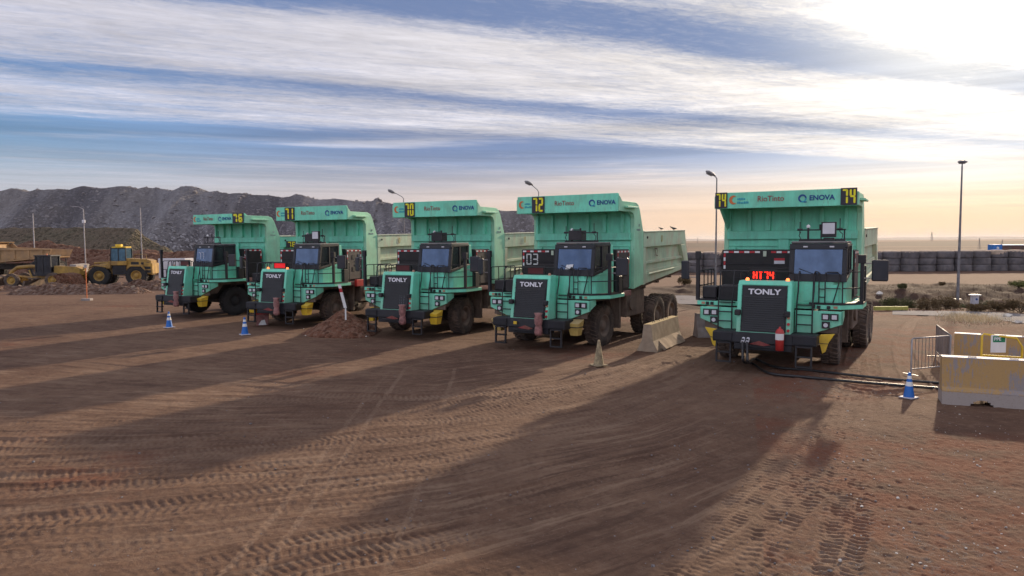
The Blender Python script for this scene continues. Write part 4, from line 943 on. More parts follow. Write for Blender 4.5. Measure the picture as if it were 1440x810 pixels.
    def f(mb):
        n = 12
        for k in range(n):
            t0 = radians(60+k*20); t1 = radians(60+(k+1)*20); r0 = .12; w0 = .05*sin(pi*(k+.2)/(n+.6)); w1 = .05*sin(pi*(k+1.2)/(n+.6)); cx, cz = uf(a)+.17, zc_+.02
            mb.add([(cx+(r0-w0)*cos(t0), vf-.006, cz+(r0-w0)*sin(t0)), (cx+(r0+w0)*cos(t0), vf-.006, cz+(r0+w0)*sin(t0)), (cx+(r0+w1)*cos(t1), vf-.006, cz+(r0+w1)*sin(t1)), (cx+(r0-w1)*cos(t1), vf-.006, cz+(r0-w1)*sin(t1))], [(0, 1, 2, 3), (3, 2, 1, 0)][:1])
    cached('swirl'+K, body, 'emblem', M['orange'], f)
    def f(mb):
        r = random.Random(2); x = uf(a)+.27
        for k in range(7): mb.box(x+k*.052, x+k*.052+.036, vf-.006, vf-.001, zc_-.11, zc_-.11+r.uniform(.05, .075))
        for k in range(5): mb.box(x+k*.052, x+k*.052+.036, vf-.006, vf-.001, zc_+.01, zc_+.01+r.uniform(.05, .075))
    cached('swirltext'+K, body, 'lettering', M['cyan'], f)
    rio = text('RioTinto', .25, M['rio'], body, (uf(cfg['rio']), vf-.006, zc_+.02), bold=.0, sx=.92)
    text('ENOVA', .215, M['enova'], body, (uf(cfg['eno'])+.12, vf-.006, zc_), bold=.006, sx=1.0)
    def f(mb):
        cx = uf(cfg['eno'])-.44; n = 20
        for k in range(n):
            t0 = 2*pi*k/n; t1 = 2*pi*(k+1)/n; ro, ri = .125, .085 if .4 < (k/n) < .9 else .072
            mb.add([(cx+ri*cos(t0)+.01, vf-.006, zc_+ri*sin(t0)), (cx+ro*cos(t0), vf-.006, zc_+ro*sin(t0)), (cx+ro*cos(t1), vf-.006, zc_+ro*sin(t1)), (cx+ri*cos(t1)+.01, vf-.006, zc_+ri*sin(t1))], [(0, 1, 2, 3)], 0 if k < 14 else 1)
        mb.box(cx+.04, cx+.13, vf-.0065, vf-.002, zc_-.13, zc_-.10, 0)
    cached('ring'+K, body, 'emblem', [M['enova'], M['cyan']], f)
    if K != '74':
        text('ET', .13, M['chalk'], body, (2.166, 2.93, 4.35), rz=pi/2); text('ETE134B', .10, M['chalk'], body, (2.166, 2.86, 4.18), rz=pi/2)
    if K in ('72', '70', '71'):
        text('0', .42, M['yellow_dusty'], body, (2.235, 5.2, 3.84), rz=pi/2, sx=.8, bold=-.004)
    if K == '72': text('72', .5, M['mud'], body, (2.16, 4.75, 3.3), rz=pi/2, sx=.7)
    if K == '76':
        p = MB().box(2.19, 2.225, 3.75, 4.45, 3.50, 3.86).build('number_plate', M['plate'], body); mb = MB()
        for i, ch in enumerate('76'): digit_segs(mb, ch, 3.84+i*.30, 3.54, .22, .28, .05, 2.228, 2.24)
        mb.v = [(y, x, z) for x, y, z in mb.v]; o = mb.build('number_figures', M['digit'], body); o.data.flip_normals()
    # --- wheel chocks hanging from the bumper ends
    for s in (-1, 1):
        def f(mb):
            if K == '74':
                mb.prism([(s*1.38, 1.02), (s*1.45, 1.10), (s*1.82, 1.14), (s*1.66, .88), (s*1.58, .62), (s*1.50, .56), (s*1.44, .80)], 'y', -1.16, -1.08)
                mb.box(s*1.42, s*1.66, -1.17, -1.07, .84, .86, 1)
            else:
                mb.hexa([(s*1.53-.14, -1.30, .58), (s*1.53+.14, -1.30, .58), (s*1.53+.14, -1.0, .58), (s*1.53-.14, -1.0, .58), (s*1.53-.22, -1.38, 1.0), (s*1.53+.22, -1.38, 1.0), (s*1.53+.22, -.95, 1.12), (s*1.53-.22, -.95, 1.12)])
                mb.box(s*1.53-.215, s*1.53+.215, -1.385, -.96, .86, .885, 1)
        cached('chock%d%s' % (s, 'n' if K == '74' else cfg['chock']), R, 'wheel_chock', [M[cfg['chock']], M['black']], f, .01)
    # --- extinguisher on the bumper
    if K == '74':
        def f(mb):
            mb.lathe([(.68, .001), (.68, .11), (1.20, .12), (1.27, .08), (1.30, .03), (1.34, .03), (1.35, .001)], 16, 0, 'z'); mb.v = [(x+.48, y-1.87, z) for x, y, z in mb.v]
            n = 6
            for z0, z1 in ((.98, 1.16),):
                vs = []
                for k in range(n+1):
                    t = radians(200+k*140/n); vs += [(.48+.122*cos(t), -1.87+.122*sin(t), z0), (.48+.122*cos(t), -1.87+.122*sin(t), z1)]
                mb.add(vs, [(2*k, 2*k+2, 2*k+3, 2*k+1) for k in range(n)], 1)
            mb.box(.38, .58, -1.80, -1.79, .9, .96, 2)
        cached('ext', R, 'fire_extinguisher', [M['red'], M['white'], M['black']], f)
    else:
        def f(mb):
            r = random.Random(8); prof = [(.60, .001), (.60, .12), (.70, .15), (.86, .13), (.93, .10), (1.0, .13), (1.15, .14), (1.28, .11), (1.36, .15), (1.37, .001)]
            mb.lathe(prof, 14, 0, 'z'); mb.v = [(x*(1+r.uniform(-.12, .12))+.50, y*(1+r.uniform(-.12, .12))*.9-1.90, z) for x, y, z in mb.v]
        cached('extbag', R, 'covered_extinguisher', M['bag'], f)
    if K == '72': cached('tag', R, 'yellow_tag', M['yellow'], lambda mb: mb.box(-.55, -.42, -1.81, -1.782, .92, 1.02))
    return R

TR = [
 dict(name='74', steer=.03, loc=(8.02, 22.02, 0), yaw=30.2, canopy='low', label='nearest green dump truck, number 74, cables plugged into its bumper and red display lit', lit=True, flood=True, led='text', side='green_faded', post='green_pale',
      plates=[(-.005, .088), (.895, 1.003)], logo=.10, rio=.41, eno=.74, chock='yellow', mrot=.0),
 dict(name='72', steer=-.05, loc=(1.46, 26.19, 0), yaw=31.7, canopy='high', label='green dump truck number 72 with white 03 on its black battery and dark roof box', roofbox=True, led='off', side='green_faded', post='green_pale',
      plates=[(.157, .287)], logo=.015, rio=.485, eno=.86, chock='yellow_dusty', batnum='03', skirt='bag'),
 dict(name='70', steer=.06, loc=(-3.79, 29.75, 0), yaw=27.8, canopy='high', label='middle green dump truck, number 70 on its canopy and chalked on the grille', roofbox=True, led='off', side='green_faded', post='green_pale',
      plates=[(.150, .275)], logo=.015, rio=.485, eno=.86, chock='yellow', chalk_grille='70', skirt='bag'),
 dict(name='71', steer=-.10, loc=(-9.99, 33.59, 0), yaw=24.8, canopy='high', label='green dump truck number 71 with lit beacons and bright red display, behind a dirt pile', lit=True, roofbox=True, flood=True, led='red', side='green_faded', post='green_pale',
      plates=[(.13, .27)], logo=.005, rio=.46, eno=.84, chock='yellow', scribble=True, redbox=True, skirt='bag'),
 dict(name='76', steer=-.14, loc=(-16.33, 38.18, 0), yaw=31.0, canopy='low', label='farthest and cleanest green dump truck, number 76, with black tyres', roofbox=False, led='off', side='green_body', post='green_pale',
      plates=[(.79, 1.0)], logo=.01, rio=.31, eno=.645, chock='yellow', chalk_glass='77', clean=True, lmirror=0, bside='battery', skirt='bag'),
]
trucks = [make_truck(c_) for c_ in TR]

# ------------------------------------------------------------------ charging cables
def smoothpath(pts, n=6):
    P = [Vector(p) for p in pts]; P = [2*P[0]-P[1]] + P + [2*P[-1]-P[-2]]; out = []
    for i in range(1, len(P)-2):
        a, b, c, d = P[i-1:i+3]
        for k in range(n):
            t = k/n; out.append(.5*((2*b)+(-a+c)*t+(2*a-5*b+4*c-d)*t*t+(-a+3*b-3*c+d)*t**3))
    return out + [P[-2]]
def gg(px, py, dz=0):
    q = gp(px, py); return (q.x, q.y, gz(q.x, q.y)+dz)
t74 = trucks[0]
def tw(u, v, z):
    yw = radians(TR[0]['yaw']); return (TR[0]['loc'][0]+u*cos(yw)+v*sin(yw), TR[0]['loc'][1]-u*sin(yw)+v*cos(yw), z)
for i, (du, pts) in enumerate(((0.0, [(1058, 512), (1082, 525), (1130, 531), (1200, 538), (1260, 543), (1330, 549)]), (.13, [(1062, 506), (1090, 517), (1140, 522), (1200, 529), (1260, 535), (1330, 541)]))):
    path = [tw(-.52+du, -1.80, .92), tw(-.52+du, -1.93, .90), tw(-.50+du, -2.0, .62), tw(-.46+du, -2.02, .30)] + [gg(px, py, .035) for px, py in pts]
    c_ = MB().tube(smoothpath(path), .038, 8).build('charging_cable', M['cable'])
    tag(c_, ['black charging cable, the nearer of the pair crossing the dirt from the nearest truck', 'black charging cable, the farther of the pair crossing the dirt from the nearest truck'][i], 'cable')
    p0 = tw(-.52+du, -1.80, .95); p1 = tw(-.52+du, -1.96, .86)
    MB().cyl(p0, p1, .05, 10).build('plug', M['lamp'], c_)

# ------------------------------------------------------------------ traffic cones
def cone(px, py, label, dirty=False, h=.72, tilt=0):
    q = gp(px, py); r = empty('traffic_cone', (q.x, q.y, gz(q.x, q.y)+.01), random.random()); r.rotation_euler[1] = tilt
    k = 'd' if dirty else 'b'; s = h/.72
    o = cached('conebase'+k, r, 'base', M['cone_dirty' if dirty else 'cone_base'], lambda mb: mb.box(-.19, .19, -.19, .19, 0, .035), .01); o.scale = (s, s, s)
    def f(mb): mb.lathe([(.035, .145), (.70, .035), (.72, .03), (.72, .001)], 20, 0, 'z')
    o = cached('conebody'+k, r, 'body', M['cone_dirty' if dirty else 'cone_blue'], f); o.scale = (s, s, s)
    if not dirty:
        def f(mb):
            for a, b_ in ((.36, .47), (.55, .63)): mb.lathe([(a, .146-.165*(a-.035)/.665*1.0+.004), (b_, .146-.165*(b_-.035)/.665+.004)], 20, 0, 'z')
        def rad(z): return .145+(.035-.145)*(z-.035)/.665
        def f(mb):
            for a, b_ in ((.34, .46), (.54, .63)): mb.lathe([(a, rad(a)+.003), (b_, rad(b_)+.003)], 20, 0, 'z')
        cached('coneband', r, 'reflective_band', M['white'], f).scale = (s, s, s)
    return tag(r, label, 'traffic cone', None if dirty else 'blue traffic cones')
cone(1278, 560, 'blue cone with white bands beside the yellowed concrete barrier and charging cables', h=.61)
cone(344.5, 471, 'blue cone with white bands closest to the small red box')
cone(238, 460, 'farthest blue cone, in front of the cleanest truck at the far left')
cone(842, 514, 'mud-covered cone standing alone left of the sloped concrete barrier', True, .78)

# ------------------------------------------------------------------ concrete barriers
JP = [(-.36, 0), (.36, 0), (.34, .10), (.20, .38), (.13, .90), (-.13, .90), (-.20, .38), (-.34, .10)]
def barrier_mesh(L, h=.92, topmat=1, notch=False, prof=JP):
    mb = MB(); k = h/.90; P = [(x, z*k) for x, z in prof]
    mb.prism(P, 'y', 0, L); mb.box(-.128, .128, .01, L-.01, h+.001, h+.012, 1)
    return mb
q0 = gp(925, 495); q1 = gp(957, 481); d = (q1-q0).normalized(); ang = math.atan2(d.y, d.x)-pi/2
e0 = gp(910, 495)
bA = barrier_mesh(3.2, .95).build('concrete_barrier', [M['concrete'], M['yellow_dusty']], None, .012); bA.location = (e0.x, e0.y, -.02); bA.rotation_euler = (0, 0, ang+.0)
tag(bA, 'sloped concrete barrier with dusty yellow top between trucks 72 and 74', 'barrier')
lug = MB()
for v in (.7, 1.2, 1.7, 2.2): lug.tube([(-.04, v, .955), (-.04, v, 1.0), (.04, v, 1.0), (.04, v, .955)], .012, 5)
lug.build('lifting_loop', M['black'], bA)
e1 = gp(978, 474)
bB = barrier_mesh(3.0, .95).build('concrete_barrier', [M['conc_grey'], M['concrete']], None, .012); bB.location = (e1.x, e1.y, -.02); bB.rotation_euler = (0, 0, ang-1.0)
tag(bB, 'brown concrete barrier half hidden behind the left side of truck 74', 'barrier')
# broken concrete slab leaning at the foot of the barrier
sl = MB(); q = gp(931, 493); q2 = gp(958, 481)
dv = Vector((q2.x-q.x, q2.y-q.y, 0)); nv = Vector((dv.y, -dv.x, 0)).normalized()
r_ = random.Random(4); n = 9; vs = []
for i in range(n+1):
    p = q + dv*(i/n); j = r_.uniform(-.04, .04)
    vs += [tuple(p + nv*(.10+j) + Vector((0, 0, .0))), tuple(p - nv*.28 + Vector((0, 0, .34+j*.6))), tuple(p + nv*(.18+j)+Vector((0, 0, .07))), tuple(p - nv*.20 + Vector((0, 0, .42+j*.6)))]
fs = []
for i in range(n):
    a = 4*i; b_ = a+4; fs += [(a, b_, b_+1, a+1), (a+2, a+3, b_+3, b_+2), (a, a+2, b_+2, b_), (a+1, b_+1, b_+3, a+3)]
fs += [(0, 1, 3, 2), (4*n, 4*n+2, 4*n+3, 4*n+1)]
tag(sl.add(vs, fs).build('concrete_slab', M['concrete']), 'broken pale concrete slab leaning on the foot of the sloped barrier', 'slab')

# yellowed barriers on the right
m, N, b = base_mat('worn_yellow_concrete'); p = N.node('ShaderNodeTexCoord').outputs['Object']
st = N.noise(N.vmath('MULTIPLY', p, (13, 13, 1.6)), 1.6, 10, .78); n2 = N.noise(p, 1.2, 5, .6); n3 = N.noise(p, 25, 5, .7)
c = N.mix(N.smooth(N.math('ADD', N.math('MULTIPLY', st, .6), N.math('MULTIPLY', n2, .5)), .555, .60), (.40, .25, .10), (.27, .235, .225))
z = N.node('ShaderNodeSeparateXYZ', {0: p}).outputs[2]; low = N.smooth(N.math('ADD', z, N.math('MULTIPLY', n3, .05)), .36, .33); c = N.mix(low, c, (.34, .29, .26))
c = N.mix(N.math('MULTIPLY', N.smooth(n3, .5, .75), .4), c, (.20, .13, .09)); N.l.new(c, b.inputs['Base Color']); b.inputs['Roughness'].default_value = .85
bn = N.node('ShaderNodeBump', {'Strength': .3, 'Distance': .01, 'Height': n3}); N.l.new(bn.outputs[0], b.inputs['Normal']); M['yconc'] = m
def big_barrier(a, b_, h, label, notches, L=None):
    dv = (b_-a); dv.z = 0; L = L or dv.length; ang = math.atan2(dv.y, dv.x); mb = MB(); th = .42
    seg = []; x = 0.0
    for (n0, nw) in notches:
        mb.prism([(0, x), (0, x)], 'x', 0, 0) if False else None
        seg.append((x, n0-nw)); x = n0+nw
    seg.append((x, L))
    def prof(x0, x1, zb=0):
        P0 = [(-.06, zb), (th+.20, zb), (th+.18, .34), (th+.06, .42), (th, h), (.14, h), (.06, .42), (-.05, .34)]
        mb.prism(P0, 'x', x0, x1)
    for s0, s1 in seg: prof(s0, s1)
    for (n0, nw) in notches:
        n = 8
        for k in range(n):
            xa = n0-nw+2*nw*k/n; xb = n0-nw+2*nw*(k+1)/n; xm = (xa+xb)/2; zz = .17*math.sqrt(max(0, 1-((xm-n0)/nw)**2)); prof(xa, xb, zz)
    for x_ in (L*.12, L*.28): mb.tube([(x_-.08, .2, h), (x_-.08, .2, h+.03), (x_+.08, .2, h+.03), (x_+.08, .2, h)], .012, 5, 1)
    o = mb.build('concrete_barrier', [M['yconc'], M['galv']], None, 0); o.location = (a.x, a.y, gz(a.x, a.y)-.03); o.rotation_euler = (0, 0, ang); tag(o, label, 'barrier')
    t_ = MB().box(.0, L, .135, th+.005, h+.001, h+.016).build('barrier_top', M['cone_base'], o); return o
a = gp(1324, 567.5); b_ = gp(1440, 576); big_barrier(a, b_, 1.08, 'big grey concrete barrier streaked with worn yellow paint, notch at its foot', [(.78, .22)], 5.0)
a2 = at(1342, 468, 20.6); a2.z = 0; b2 = at(1440, 473.5, 19.7); b2.z = 0
big_barrier(a2, b2, 1.08, 'yellow painted concrete barrier behind the green and white sign', [], 6.0)
# yellow hoop rail with the sign
ra = gp(1379, 520); ra = Vector((at(1380, 500, 18.9).x, 18.9, 0)); rb = Vector((at(1437, 500, 18.6).x, 18.6, 0))
hr = MB(); hz_ = 1.28
hr.tube([ra, ra+Vector((0, 0, hz_-.06)), ra+Vector((.05, 0, hz_)), rb+Vector((-.15, 0, hz_-.08)), rb+Vector((0, 0, hz_-.3)), rb], .028, 6); hr.tube([ra+Vector((0, 0, .72)), rb+Vector((0, 0, .70))], .024, 6)
hr = hr.build('hoop_barrier', M['yellow']); tag(hr, 'yellow tubular hoop rail between the two big concrete barriers', 'barrier rail')
sq = at(1394, 470, 18.75); sz = sq.z; sw = 21/F_PX*18.9; sh = 25/F_PX*18.9
sg = empty('safety_sign', (sq.x, sq.y, sz-sh-.02), -.03)
tag(sg, 'white sign with green PPE heading hung on the yellow rail', 'sign')
MB().box(0, sw, 0, .015, 0, sh).build('board', M['white'], sg, .003); MB().box(.05, sw-.03, -.004, -.001, sh-.19, sh-.03).build('heading', M['greensign'], sg)
text('PPE', .12, M['letter_white'], sg, (sw*.42, -.006, sh-.11), bold=.003, ext=.001)
ck = MB(); qk = at(1437, 500, 18.3); ck.prism([(0, 0), (.20, .5), (.24, .5), (.05, 0)], 'y', 0, .05); ck = ck.build('steel_prop', M['black']); ck.location = (qk.x-.05, 18.2, .55)
# stands leaning on the barrier
ck.location.z = .0; ck.scale = (1, 1, 2.3); tag(ck, 'black steel prop leaning by the yellow rail at the picture edge', 'prop')

# crowd-control fence panels
def fence_panel(A, Bp, h, label):
    dv = Bp-A; L = dv.length; ang = math.atan2(dv.y, dv.x); r = empty('crowd_barrier', (A.x, A.y, gz(A.x, A.y)), ang); tag(r, label, 'fence panel')
    f_ = MB(); zb = .16
    f_.tube([(0, 0, .0), (0, 0, h-.04), (.04, 0, h), (L-.04, 0, h), (L, 0, h-.04), (L, 0, .0)], .022, 6); f_.tube([(0, 0, zb), (L, 0, zb)], .018, 6)
    f_.box(-.02, .02, -.25, .25, 0, .02); f_.box(L-.02, L+.02, -.25, .25, 0, .02); f_.build('frame', M['galv'], r)
    w_ = MB(); n = int(L/.125)
    for i in range(1, n): w_.cyl((L*i/n, 0, zb), (L*i/n, 0, h), .008, 5, caps=False)
    w_.build('bars', M['pole'], r); return r
Yf = 19.2
fA = gp(1281, 527); fB = gp(1334, 522)
hA = 1.02
fence_panel(fA, fB, 1.02, 'galvanised crowd barrier panel standing left of the big barriers, facing the camera')
f2 = fB + Vector((1.15, 2.6, 0)); fence_panel(fB+Vector((.06, .05, 0)), f2, 1.02, 'galvanised crowd barrier panel turned edge-on, running back behind the first')

# ------------------------------------------------------------------ dirt pile, marker board, red bin
def pile(name, px0, px1, pyb, hgt, wd, mt, label, cat, seed=90):
    a = gp(px0, pyb); b_ = gp(px1, pyb-3); cx = (a.x+b_.x)/2; cy = (a.y+b_.y)/2+wd*.2; L = (b_.x-a.x)/2
    n = 90; X, Y = np.meshgrid(np.linspace(-1.25, 1.25, n), np.linspace(-1.25, 1.25, n)); R_ = np.hypot(X+.0, Y)
    wx = cx+X*L; wy = cy+Y*wd
    prof = np.clip(1-np.hypot((X-.22)*np.where(X < .22, .82, 1.1), Y)**1.15, 0, 1); prof = np.maximum(prof, .72*np.clip(1-np.hypot((X-.62)*1.5, Y+.1)**1.2, 0, 1))
    Z = prof*hgt + (smooth_noise(wx, wy, 1.3, seed, 4)*.12+smooth_noise(wx, wy, 6, seed+1, 3)*.03)*np.clip(prof*6, 0, 1); Z = np.where(prof <= 0.0, -.12, Z)
    co = np.stack([wx-cx, wy-cy, Z], -1).reshape(-1, 3); I = np.arange(n*n).reshape(n, n); F = np.stack([I[:-1, :-1], I[:-1, 1:], I[1:, 1:], I[1:, :-1]], -1).reshape(-1, 4)
    me = bpy.data.meshes.new(name); me.from_pydata(co.tolist(), [], F.tolist()); me.materials.append(mt); o = link(name, me); o.location = (cx, cy, 0)
    tag(o, label, cat); return o, cx, cy
M['pile'] = soil_mat('brown_pile', (.145, .062, .037), (.18, .082, .05), (.22, .135, .095), 3, 1.0, rocky=7.0, bd=.06)
pl, pcx, pcy = pile('dirt_pile', 420, 522, 470, .95, 1.8, M['pile'], 'brown dirt pile between trucks 70 and 71', 'dirt pile')
st_ = random.Random(3); pts_ = []
for i in range(70): q = gp(st_.uniform(425, 530), st_.uniform(462, 474)); pts_.append((q.x, q.y, .03))
scatter_rocks('pile_stones', M['white_rock'], pts_, .015, .06, seed=5)
q0 = at(485.5, 433, 29.5); q1 = at(477, 400, 29.5); bd_ = MB(); n = 6
for i in range(n):
    A = q0.lerp(q1, i/n); Bq = q0.lerp(q1, (i+1)/n); bd_.hexa([(A.x-.06, A.y, A.z), (A.x+.06, A.y, A.z), (A.x+.06, A.y+.03, A.z), (A.x-.06, A.y+.03, A.z), (Bq.x-.06, Bq.y, Bq.z), (Bq.x+.06, Bq.y, Bq.z), (Bq.x+.06, Bq.y+.03, Bq.z), (Bq.x-.06, Bq.y+.03, Bq.z)], 1 if i in (4,) else 0)
bd_.box(q0.x-.03, q0.x+.03, q0.y+.035, q0.y+.07, .6, q0.z+.1, 0)
tag(bd_.build('marker_board', [M['white'], M['redtape']]), 'white marker board with red stripe standing in the dirt pile', 'marker')
q = gp(369, 457); rb_ = empty('red_bin', (q.x, q.y, 0), .35); tag(rb_, 'small red box with a dusty white patch under the front of truck 71', 'box')
mb = MB(); mb.hexa([(-.26, -.24, 0), (.26, -.24, 0), (.26, .24, 0), (-.26, .24, 0), (-.30, -.27, .52), (.30, -.27, .52), (.30, .27, .52), (-.30, .27, .52)]); mb.build('tub', M['bag'], rb_, .02)
MB().box(-.32, .32, -.29, .29, .515, .56).build('rim', M['red'], rb_, .01); MB().prism([(-.18, .03), (.17, .03), (.10, .27), (-.05, .24)], 'y', -.285, -.272).build('patch', M['white'], rb_)

# slim sign post on a block
q = gp(122.5, 423); sp = empty('post', (q.x, q.y, 0)); tag(sp, 'thin orange post with small pale plate on a concrete block, at the far left', 'marker post'); sp.name = 'marker_post'
MB().box(-.30, .30, -.2, .2, 0, .16).build('block', M['conc_grey'], sp, .02); MB().cyl((0, 0, .16), (0, 0, 2.35), .03, 8).build('pole', M['orange'], sp)
MB().box(-.10, .10, -.035, -.012, 2.2, 2.4).build('plate', M['galv'], sp)

# ------------------------------------------------------------------ lamp posts
def lamp_post(px, py_base, Yd, py_top, label, arm=None, r=.085, double=False, group='lamp posts around the yard'):
    """arm: (dx, dz) of the lamp head relative to the top of the pole"""
    t_ = at(px, py_top, Yd); base = Vector((t_.x, Yd, gz(t_.x, Yd) if Yd < 75 else 0)); h = t_.z-base.z
    o = empty('lamp_post', base); tag(o, label, 'lamp post', group)
    MB().cyl((0, 0, -.1), (0, 0, h), r, 10, 0, r*.5).build('pole', M['pole'], o); MB().box(-.18, .18, -.18, .18, 0, .06).build('base_plate', M['galv'], o)
    ax, az = arm
    MB().tube([(0, 0, h-.02), (ax*.15, 0, h+az*.25), (ax*.8, 0, h+az*.8), (ax, 0, h+az)], r*.45, 6).build('arm', M['pole'], o)
    hd = MB(); hd.lathe([(-.30, .001), (-.28, .07), (-.12, .15), (.10, .15), (.26, .09), (.34, .04), (.36, .001)], 14); hd.v = [(x, y, z*.75) for x, y, z in hd.v]; hd.box(-.20, .16, -.09, .09, -.13, -.085)
    hd = hd.build('lamp_head', M['pole'], o); hd.location = (ax*1.12, 0, h+az*1.0); hd.rotation_euler = (0, .45 if ax < 0 else 0, 0); return o
p1 = gp(1344.5, 414.5); lp = lamp_post(1353, 0, p1.y, 234, 'tall lamp post standing alone at the right beyond the ditch', (.0, .30), .10); lp.children[-1].rotation_euler = (0, 0, pi/2)
lamp_post(1008, 0, 44.0, 251, 'lamp post rising behind the left edge of truck 74', (-.36, .32), .075)
lamp_post(757.5, 0, 50.0, 270, 'lamp post whose head shows above the second nearest truck', (-.62, .62), .06)
lamp_post(567.5, 0, 57.0, 279, 'lamp post with long arm showing above the middle truck', (-.85, .55), .06)
def pole_plain(px, pyt, Yd, label, box=False):
    t_ = at(px, pyt, Yd); o = empty('lamp_post', (t_.x, Yd, 0)); tag(o, label, 'lamp post', 'slim poles in front of the rock hill')
    MB().cyl((0, 0, -.1), (0, 0, t_.z), .08, 8, 0, .05).build('pole', M['galv'], o)
    if box:
        MB().box(-.15, .15, -.12, .12, t_.z-1.6, t_.z-1.25).build('floodlight', M['lamp'], o, .02); MB().tube([(0, 0, t_.z), (-.5, 0, t_.z+.25), (-1.5, 0, t_.z+.35)], .04, 6).build('arm', M['galv'], o)
    return o
pole_plain(46, 300, 84, 'slim pole behind the old haul truck at the far left'); pole_plain(117, 294, 84, 'slim pole with a small floodlight behind the wheel loader', True); pole_plain(197, 292, 84, 'slim pole rising behind the rear of the wheel loader')

# ------------------------------------------------------------------ tyre wall
def tyre_prof(Rw, wd): return [(-wd/2+.02, Rw*.5), (-wd/2, Rw*.62), (-wd/2, Rw*.94), (-wd/2+.03, Rw*.985), (-wd/4, Rw), (wd/4, Rw), (wd/2-.03, Rw*.985), (wd/2, Rw*.94), (wd/2, Rw*.62), (wd/2-.02, Rw*.5)]
M['wall_tyre'] = mat('weathered_tyre', (.115, .105, .11), .85, var=.35, vscale=1.2, dust=.5, dustcol=(.22, .18, .16), bump=.4, bscale=8)
M['stack_fill'] = mat('sandy_fill', (.42, .32, .24), .95, var=.2)
ytw = 86.0; xw = at(950, 380, ytw).x; k = 0
while xw < at(1475, 380, ytw).x:
    o = empty('tyre_stack', (xw, ytw+random.uniform(-.12, .12), -.05)); tag(o, 'stack of huge grey tyres laid flat, one of the long tyre wall across the yard', 'tyre stack', 'tyre stacks forming the wall across the yard')
    for j in range(3):
        c_ = cached('bigtyre', o, 'tyre', M['wall_tyre'], lambda mb: mb.lathe(tyre_prof(1.13, .78), 28, 0, 'z')); c_.location = (random.uniform(-.04, .04), random.uniform(-.05, .05), .40+j*.79); c_.rotation_euler = (random.uniform(-.02, .02), random.uniform(-.02, .02), random.random()*6); _s = random.uniform(.94, 1.03); c_.scale = (_s, _s, 1)
    cached('fill', o, 'soil_fill', M['stack_fill'], lambda mb: mb.lathe([(2.0, 1.08), (2.38, 1.10), (2.47, .95), (2.52, .5), (2.54, .001)], 16, 0, 'z'))
    xw += 2.12; k += 1
bk = MB(); x0 = at(945, 380, 88).x; x1 = at(1480, 380, 88).x
bk.prism([(87.0, -.2), (91.5, -.2), (88.6, 1.95), (87.2, 2.0)], 'x', x0, x1); o = bk.build('backing_berm', M['redsoil']); struct(o); o.name = 'soil_bank'

# ------------------------------------------------------------------ far bits on the plain
def pylon(px, pyt, Yd, label):
    t_ = at(px, pyt, Yd); h = t_.z; mb = MB(); w_ = h*.10
    for a, b_ in ((-1, -1), (1, -1), (1, 1), (-1, 1)): mb.cyl((a*w_, b_*w_, 0), (0, 0, h), h*.008, 4)
    for z_ in (.72, .83, .94): mb.box(-h*.09, h*.09, -h*.005, h*.005, h*z_, h*(z_+.012))
    for i in range(7):
        f0, f1 = i/8, (i+1)/8; mb.cyl((-w_*(1-f0), -w_*(1-f0), h*f0), (w_*(1-f1), -w_*(1-f1), h*f1), h*.005, 4); mb.cyl((w_*(1-f0), -w_*(1-f0), h*f0), (-w_*(1-f1), -w_*(1-f1), h*f1), h*.005, 4)
    o = mb.build('power_pylon', M['pole']); o.location = (t_.x, Yd, 0); tag(o, label, 'pylon')
pylon(1310.5, 326, 700, 'distant lattice pylon right of truck 74 on the horizon'); pylon(1377.5, 334.5, 260, 'slim distant pylon left of the blue container'); pylon(1409.5, 336.5, 260, 'small distant pylon right of the blue container'); pylon(981, 333.5, 900, 'distant pylon left of truck 74 on the horizon')
q = at(1399, 352, 150); bc = empty('site_container', (q.x, 150, 0)); tag(bc, 'small blue container with white patch beyond the tyre wall', 'container')
MB().box(-1.0, 1.0, -.8, .8, 0, 2.6).build('body', M['blue'], bc, .03); MB().prism([(-.25, 1.0+.8), (.3, 1.7), (.35, 2.0), (0, 2.2), (-.15, 2.05)], 'y', -.83, -.805).build('patch', M['white'], bc)
q = at(1411, 350, 165); lb = empty('long_shed', (q.x, 165, 0)); tag(lb, 'long low rust-red shed with pale roof at the right beyond the tyre wall', 'shed')
MB().box(0, 14, 0, 4, 0, 2.2).build('wall', M['brick'], lb); MB().box(-.2, 14.2, -.2, 4.2, 2.2, 2.45).build('roof', M['white'], lb)
for k in range(5): MB().box(1.2+k*2.6, 1.9+k*2.6, -.03, -.005, .4, 2.0).build('door', M['mud'], lb)

